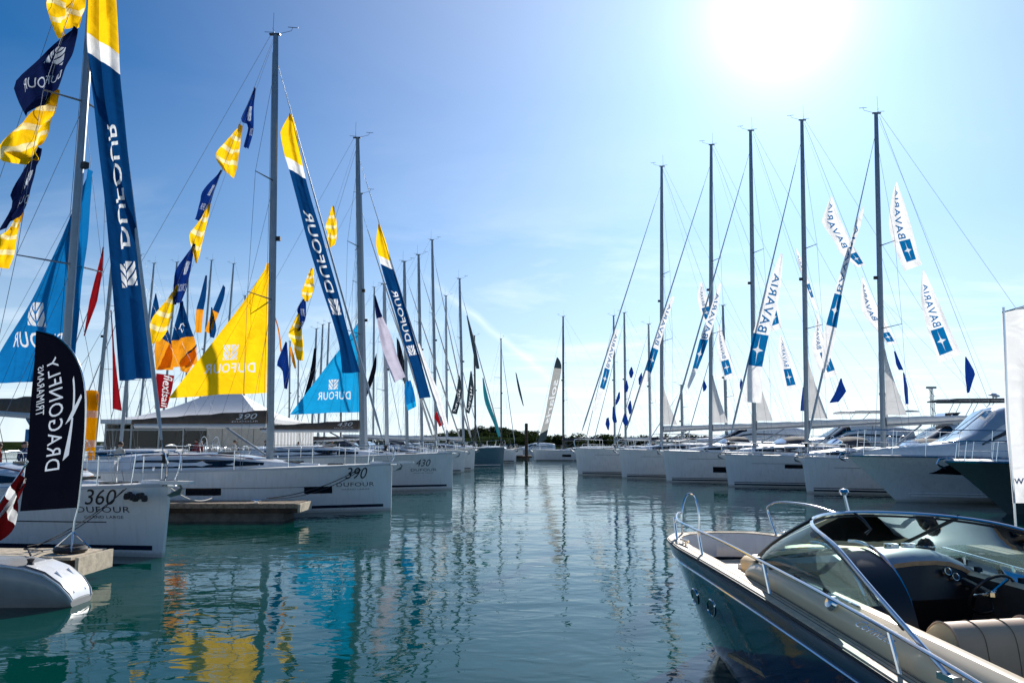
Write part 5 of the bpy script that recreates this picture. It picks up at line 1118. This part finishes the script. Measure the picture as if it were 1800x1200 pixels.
tube('rub_strip', 'rubber', rb_, ring(lambda y, s_: outw(y, s_, .022, gz(y)-.006)), .013, 6)
def inn(y, s_, d, z):  # inside the edge by d
    w = max(0.0, gws(y)-d); yy = y-d*max(0, 1-abs(y)/.45); return Vector((s_*w, yy, z))
CAPW = .15
b = MB(); b.grid([ring(lambda y, s_, d=d, z=z: inn(y, s_, d, gz(y)+z)) for d, z in ((-.018, .0), (-.012, .016), (CAPW*.5, .022), (CAPW-.01, .018), (CAPW, .0))]); b.build('gunwale_cap', 'teak_pale', rb_, True, 40)
for k in (.3, .55, .8): tube('caulk_seam', 'rubber', rb_, ring(lambda y, s_, k=k: inn(y, s_, CAPW*k, gz(y)+.0215)), .0022, 4)
b = MB(); ysb = [y for y in _ys if y > -2.2]
rg = lambda f: [f(y, -1) for y in ysb[::-1]]+[f(y, 1) for y in ysb[1:]]
b.grid([rg(lambda y, s_: inn(y, s_, CAPW, gz(y)+.004)), rg(lambda y, s_: inn(y, s_, CAPW+.02, gz(y)-.05)), rg(lambda y, s_: inn(y, s_, CAPW+.03, gz(y)-.26))]); b.build('bow_bulwark', 'gelcoat', rb_, True)
# bow sole of laid planks
for k in range(14):
    x0 = -.84+k*.12; ya = -2.3
    yf = None
    for y in [-.2-.02*j for j in range(100)]:
        if gws(y)-CAPW-.02 > max(abs(x0), abs(x0+.11)): yf = y-.14; break
    if yf is None or yf < ya+.2: continue
    box('sole_plank', 'teak_pale', rb_, x0, x0+.112, ya, yf, gz(-1)-.30, gz(-1)-.245)
box('sole_base', 'rubber', rb_, -.45, .45, -2.35, -.9, gz(-1)-.33, gz(-1)-.30)
rows = []
for z, k in ((0, .97), (.03, 1), (.10, 1), (.135, .94), (.15, .8)):
    rows.append([Vector((.26+.44*k*math.copysign(abs(math.cos(a))**.55, math.cos(a)), -1.35+.46*k*math.copysign(abs(math.sin(a))**.55, math.sin(a)), gz(-1)-.245+.12*0+z)) for a in [PI*j/12 for j in range(24)]])
b = MB().grid(rows, True); b.fan(rows[-1]); b.build('bow_cushion', 'vinyl', rb_, True, 60)
MB().box(-.12, .62, -1.78, -.92, gz(-1)-.244, gz(-1)-.2).build('cushion_base', 'gelcoat', rb_)
# coaming that carries the windscreen
def U(ph, yf, ln, wr): return (wr*math.sin(ph), yf-ln*(1-math.cos(ph)))
def curve_base(u):     # u -1..1 around, aft ends at |u|=1 ; foot of the coaming on the deck
    a = abs(u); s_ = math.copysign(1, u)
    if a < .4: x, y = U(a/.4*PI/2, -1.92, .55, gws(-2.47)-CAPW+.005)
    else: y = lerp(-2.47, -6.2, (a-.4)/.6); x = gws(y)-CAPW+.005
    return Vector((s_*x, y, gz(y)+.012-(.2 if a < .25 else .2*max(0, (.4-a)/.15))))
def curve_top(u):      # foot of the glass
    a = abs(u); s_ = math.copysign(1, u)
    if a < .4: x, y = U(a/.4*PI/2, -2.02, .72, .80)
    else: y = lerp(-2.74, -6.2, (a-.4)/.6); x = lerp(.80, .98, (a-.4)/.6)
    z = 1.155+.03*math.cos(min(1, a/.4)*PI/2) if a < .4 else lerp(1.155, .93, ((a-.4)/.6)**1.3)
    return Vector((s_*x, y, z))
us = [-1+i/30 for i in range(61)]
def co(u, t, off=0):
    p, q = curve_base(u), curve_top(u); n = (p+q)*.5; o = Vector((q.x-p.x, q.y-p.y, 0)); bul = .05*math.sin(PI*t)
    nn = Vector((math.copysign(1, u)*min(1, abs(u)/.4), max(0, 1-abs(u)/.4), .5)).normalized()
    return p.lerp(q, t)+nn*(bul+off)
b = MB(); b.grid([[co(u, t) for u in us] for t in (0, .15, .3, .5, .7, .85, 1)])
b.grid([[co(u, 1) for u in us], [co(u, 1)+Vector((-math.copysign(.05, u)*min(1, abs(u)/.3), -.05*(1-min(1, abs(u)/.4)), .01)) for u in us], [co(u, 1)+Vector((-math.copysign(.09, u)*min(1, abs(u)/.3), -.08*(1-min(1, abs(u)/.4)), -.02)) for u in us]])
b.build('coaming', 'cream_gel', rb_, True, 50)
b = MB(); b.grid([[co(u, 1)+Vector((-math.copysign(.09, u)*min(1, abs(u)/.3), -.08*(1-min(1, abs(u)/.4)), -.02)) for u in us], [Vector((co(u, 1).x*.86, co(u, 1).y-.1*(1-min(1, abs(u)/.4)), .34)) for u in us]]); b.build('cockpit_lining', 'cockpit_shade', rb_, True)
box('cockpit_sole', 'teak', rb_, -.92, .92, -6.4, -2.2, .30, .335)
# side deck strips next to the coaming
for s_ in (-1, 1): MB().grid([[Vector((s_*(gws(y)-CAPW-d), y, gz(y)+.006)) for d in (-.01, .03)] for y in [-1.95-.2*j for j in range(22)]]).build('side_deck', 'teak_pale', rb_)
# windscreen: top rail and glass
def rail(u):
    a = abs(u); s_ = math.copysign(1, u)
    if a < .4:
        ph = a/.4*PI/2; x = .894*math.sin(ph)**1.217; y = -2.785-1.032*(1-math.cos(ph)); z = 1.6-.094*(y+2.785)**2
    else:
        t = (a-.4)/.6; x = lerp(.894, 1.057, t); y = lerp(-3.817, -5.025, t); z = lerp(1.5, .945, t**.911)
    return Vector((s_*x, y, z))
_rt = [rail(-1+i/100) for i in range(201)]
for _ in range(40): _rt = [_rt[0]]+[(_rt[i-1]+_rt[i]*2+_rt[i+1])/4 for i in range(1, 200)]+[_rt[-1]]
def rail(u): k = min(199.999, max(0, (u+1)*100)); i = int(k); return _rt[i].lerp(_rt[i+1], k-i)
rp_ = [rail(u) for u in us]
wsr = tube('windscreen_rail', 'steel', rb_, rp_, .015, 8)
tube('rail_gasket', 'rubber', rb_, [p-Vector((0, 0, .028)) for p in rp_[6:-6]], .01, 5)
for s_ in (-1, 1): MB().box(s_*1.057-.03, s_*1.057+.03, -5.09, -4.97, .915, .95).build('rail_foot', 'steel', wsr)
def glassgrid(name, ua, ub, n):
    rows = []
    for t in (0, .2, .4, .6, .8, 1.0):
        rr = []
        for i in range(n+1):
            u = lerp(ua, ub, i/n); base = co(u*1.0, 1) if abs(u) < .4 else curve_top(math.copysign(.4+(abs(u)-.4)*.70, u)); tp = rail(u)
            p = base.lerp(tp, t); e = Vector((math.copysign(1, u)*min(1, abs(u)/.4), max(0, 1-abs(u)/.4), 0))*(.05*math.sin(PI*t)); rr.append(p+e+Vector((0, 0, .006)))
        rows.append(rr)
    g = MB().grid(rows).build(name, 'screen_glass', rb_, True, 80); return rows
front = glassgrid('front_pane', -.24, .24, 20); sl_ = glassgrid('side_pane', -.72, -.247, 14); sr_ = glassgrid('side_pane', .247, .72, 14)
for rr, k in ((front, 0), (front, -1)): tube('mullion', 'dash_black', rb_, [q[k]+Vector((0, 0, .004)) for q in rr], .017, 6)
tube('bottom_trim', 'steel', rb_, [q+Vector((0, 0, -.004)) for q in sl_[0]+front[0]+sr_[0]], .010, 5)
for s_, rr in ((-1, sl_), (1, sr_)):
    for k in (3, 6, 9, 12) if s_ < 0 else (2, 5, 8, 11): p = rr[0][k]; MB().box(p.x-.018, p.x+.018, p.y-.018, p.y+.018, p.z-.02, p.z+.035).build('glass_clip', 'dash_black', rb_)
    tube('screen_brace', 'steel', rb_, [rr[5][9]+Vector((-s_*.02, 0, -.03)), rr[1][13]+Vector((-s_*.1, 0, -.05))], .011, 6)
b = MB(); p = rail(0); b.tube([p+Vector((.0, -.02, -.01)), p+Vector((.02, -.10, -.06)), p+Vector((.06, -.13, -.13)), p+Vector((.03, -.1, -.17))], .014, 6); b.build('screen_latch', 'dash_black', rb_, True)
o_ = MB().tube([p+Vector((-.03, .03, .0)), p+Vector((-.05, .05, .15))], .014, 6); o_.lathe([(0, 0), (.03, .005), (.042, .03), (.03, .055), (0, .06)], p+Vector((-.05, .05, .14)), 10); o_.build('navigation_light', 'steel', rb_, True)
tube('wiper_arm', 'steel', rb_, [front[0][13]+Vector((0, .02, .02)), front[2][11]+Vector((0, .03, .02)), front[3][8]+Vector((0, .03, .02))], .006, 4)
# chrome rails round the bow
def ry(y, s_, d, h): return Vector((s_*(gws(y)-d), y-(.05 if y > -.2 else 0), gz(y)+h))
port = [ry(-.30, -1, .10, .27), ry(-.7, -1, .06, .245), ry(-1.3, -1, .06, .245), ry(-2.1, -1, .06, .25), ry(-3.0, -1, .05, .25), ry(-4.0, -1, .05, .25), ry(-5.2, -1, .05, .24), ry(-6.2, -1, .05, .18)]
o = tube('bow_rail', 'steel', rb_, spline([ry(-.16, -1, .08, .01), ry(-.16, -1, .08, .24), ry(-.14, -1, .12, .42), ry(-.12, -1, .17, .475), ry(-.13, -1, .24, .44), ry(-.18, -1, .30, .25), ry(-.24, -1, .34, .01)], 6), .0125, 8)
tube('side_rail', 'steel', rb_, spline([ry(-.16, -1, .08, .26)]+port, 6), .0125, 8)
for y in (-.52, -1.45, -2.95, -4.6): tube('rail_post', 'steel', rb_, [ry(y-.08, -1, .07, .01), ry(y, -1, .06, .245)], .0145, 7); 
tube('side_rail', 'steel', rb_, spline([ry(-.50, 1, .12, .01), ry(-.40, 1, .10, .2), ry(-.38, 1, .10, .33), ry(-.55, 1, .10, .40), ry(-1.0, 1, .08, .41), ry(-1.5, 1, .08, .36), ry(-2.1, 1, .07, .28), ry(-3.2, 1, .06, .25), ry(-5, 1, .06, .22), ry(-6.2, 1, .05, .18)], 6), .0125, 8)
for y in (-2.2, -3.4, -4.8): tube('rail_post', 'steel', rb_, [ry(y-.06, 1, .07, .01), ry(y, 1, .07, .255)], .0145, 7)
def cleat(y, s_, d):
    c = MB(); p = inn(y, s_, d, gz(y)+.02); c.tube([p+Vector((0, -.10, .045)), p+Vector((0, .10, .045))], .012, 6)
    for q in (-.035, .035): c.tube([p+Vector((0, q, 0)), p+Vector((0, q, .045))], .01, 6)
    c.build('cleat', 'steel', rb_, True)
cleat(-.95, -1, .08); cleat(-.6, 1, .08); cleat(-5.6, -1, .08)
for s_ in (-1, 1):     # portlights
    for y0 in (-1.18, -1.72):
        b = MB(); b2 = MB(); c0 = [hp(y0+.12*math.cos(a)-.05*math.sin(a), .62+.085*math.sin(a), s_, .004) for a in [PI*j/10 for j in range(20)]]
        b.fan(c0); o = b.build('portlight', 'dark_glass', rb_); tube('bezel', 'steel', o, c0+c0[:1], .008, 5)
# dashboard, hatch, wheel
rows = []
for y, z in ((-2.45, 1.13), (-2.6, 1.24), (-2.78, 1.30), (-3.0, 1.31), (-3.16, 1.28), (-3.2, 1.24)):
    rows.append([Vector((x, y+(.10*((x-.1)/.7)**2 if 0 else 0), z-.16*max(0, (x-.45)/.42)**2-.04*max(0, (.25-x)/.3)**2)) for x in (-.10, .08, .26, .45, .58, .70, .80, .87)])
MB().grid(rows).build('dash_top', 'dash_grey', rb_, True, 60)
MB().grid([rows[-1], [p+Vector((0, 0, -.035)) for p in rows[-1]]]).build('dash_wood', 'teak', rb_)
MB().grid([[p+Vector((0, .005, -.036)) for p in rows[-1]], [Vector((p.x, -3.28, .95)) for p in rows[-1]], [Vector((p.x, -3.1, .34)) for p in rows[-1]]]).build('dash_panel', 'dash_black', rb_)
def gauge(x, y, z, rad, tilt, nm='gauge'):
    o = MB().lathe([(0, .0), (rad*.8, .0), (rad*.82, .012), (rad, .014), (rad, -.02)], (0, 0, 0), 16).build(nm, 'steel', rb_, True); o.location = (x, y, z); o.rotation_euler = (tilt, 0, 0)
    MB().lathe([(0, .004), (rad*.78, .004)], (0, 0, 0), 16).build('dial', 'dash_black' if nm == 'gauge' else 'rubber', o); return o
gauge(.30, -2.86, 1.32, .062, 0, 'speaker'); gauge(.47, -2.86, 1.318, .062, 0, 'speaker')
o = MB().lathe([(.07, 0), (.075, .03), (.06, .07), (.03, .10), (0, .105)], (0, 0, 0), 14).build('compass', 'dash_black', rb_, True); o.location = (.66, -2.84, 1.27); MB().lathe([(.076, .028), (.08, .035), (.076, .042)], (0, 0, 0), 14).build('bezel', 'steel', o, True)
for k in range(5): gauge(.50+.07*k, -3.255, 1.16-.045*k, .032, R(70))
wc = Vector((.66, -3.52, 1.02)); wr_ = .19; tl = R(58)
rg_ = [wc+Vector((wr_*math.cos(a), -wr_*math.sin(a)*math.cos(tl), wr_*math.sin(a)*math.sin(tl))) for a in [PI*j/12 for j in range(25)]]
wh = tube('steering_wheel', 'dash_black', rb_, rg_, .0125, 8)
for j in range(3): tube('spoke', 'steel', wh, [wc+Vector((0, .02, 0)), rg_[(4+8*j) % 24]], .011, 5)
tube('column', 'dash_black', wh, [wc, wc+Vector((0, .28, .06))], .03, 8); MB().lathe([(0, 0), (.05, 0), (.05, .03), (0, .04)], wc+Vector((0, 0, -.01)), 10).build('hub', 'steel', wh, True)
rows = []
for i in range(13):
    a = lerp(R(88), R(2), i/12); rows.append([Vector((x, -3.05-.62*math.cos(a), .72+.62*math.sin(a))) for x in (-.46, -.3, -.2, -.12)])
MB().grid(rows).build('companion_hatch', 'dash_black', rb_, True, 80)
for x in (-.11, -.47): tube('hatch_rail', 'steel', rb_, [Vector((x, -2.98-.65*math.cos(a), .72+.66*math.sin(a))) for a in [lerp(R(100), R(12), j/12) for j in range(13)]], .014, 6)
MB().grid([[Vector((x, -2.35, 1.14)), Vector((x, -2.7, 1.22)), Vector((x, -3.04, 1.30 if x > -.45 else 1.2)), Vector((x, -3.1, 1.24)), Vector((x, -3.0, 1.15))] for x in (-.78, -.62, -.5, -.1)]).build('dash_shelf', 'dash_grey', rb_, True)
# seats
def bench(name, x0, x1, yb, top, lean, end):
    pr = [(0, 0), (.30, 0), (.30, .0), (.10, .52), (.04, .62), (-.05, .665), (-.15, .64), (-.20, .55), (-.22, .3), (-.2, 0)]
    pr = [(q.x, q.y) for q in spline([(p, q, 0) for p, q in pr[2:]], 4)]
    f = lambda x, k: [Vector((x, yb+p*k, .36+q*(top-.36)/.665)) for p, q in pr]
    o = MB().grid([f(x0+.03, .97), f(x0+.09, 1), f(x1-.09, 1), f(x1-.03, .97)]).build(name, 'vinyl_shade_piping', rb_, True, 50)
    for x, s_ in ((x0, -1), (x1, 1)):
        ctr = Vector((x-s_*-.0, yb+.02, .36+.3))
        r0 = f(x-s_*.03, .97); r1 = [p.lerp(ctr, .10)+Vector((s_*.015, 0, 0)) for p in f(x, .97)]; r2 = [p.lerp(ctr, .5)+Vector((s_*.035, 0, 0)) for p in f(x, .97)]
        b = MB().grid([r0, r1, r2]); b.fan(r2); b.build('end_panel', 'vinyl', o, True, 70); tube('piping', 'vinyl_shade_piping', o, r0[2:], .009, 5)
    for q in (.33, .66): tube('stitched_seam', 'seam', o, [p+Vector((0, 0, .002)) for p in f(lerp(x0, x1, q), 1.004)], .004, 4)
    MB().box(x0+.08, x1-.08, yb+.1, yb+.62, .36, .66).build('seat_cushion', 'vinyl', o)
    return o
bench('bench_seat', -.68, -.02, -4.46, 1.09, 0, 1); bench('helm_seat', .08, .72, -4.30, 1.06, 0, 1)
# script name and vent on the coaming
def cofn(u, v, off): return co(u, v, .006)
put('lettering', 'steel', rb_, text2d('Cormate', shear=.45, bold=-.004), cofn, (-.725, .45), (-.115, 0), (0, .42)) if 0 else put('lettering', 'steel', rb_, text2d('Cormate', shear=.5), cofn, (-.655, .40), (-.065, 0), (0, .26))
p = co(-.60, .70, .012); o = MB().lathe([(.05, 0), (.055, .02), (.04, .05), (0, .055)], (0, 0, 0), 12).build('vent', 'steel', rb_, True); o.location = p; o.rotation_euler = (0, R(-65), 0)
finish_flags()
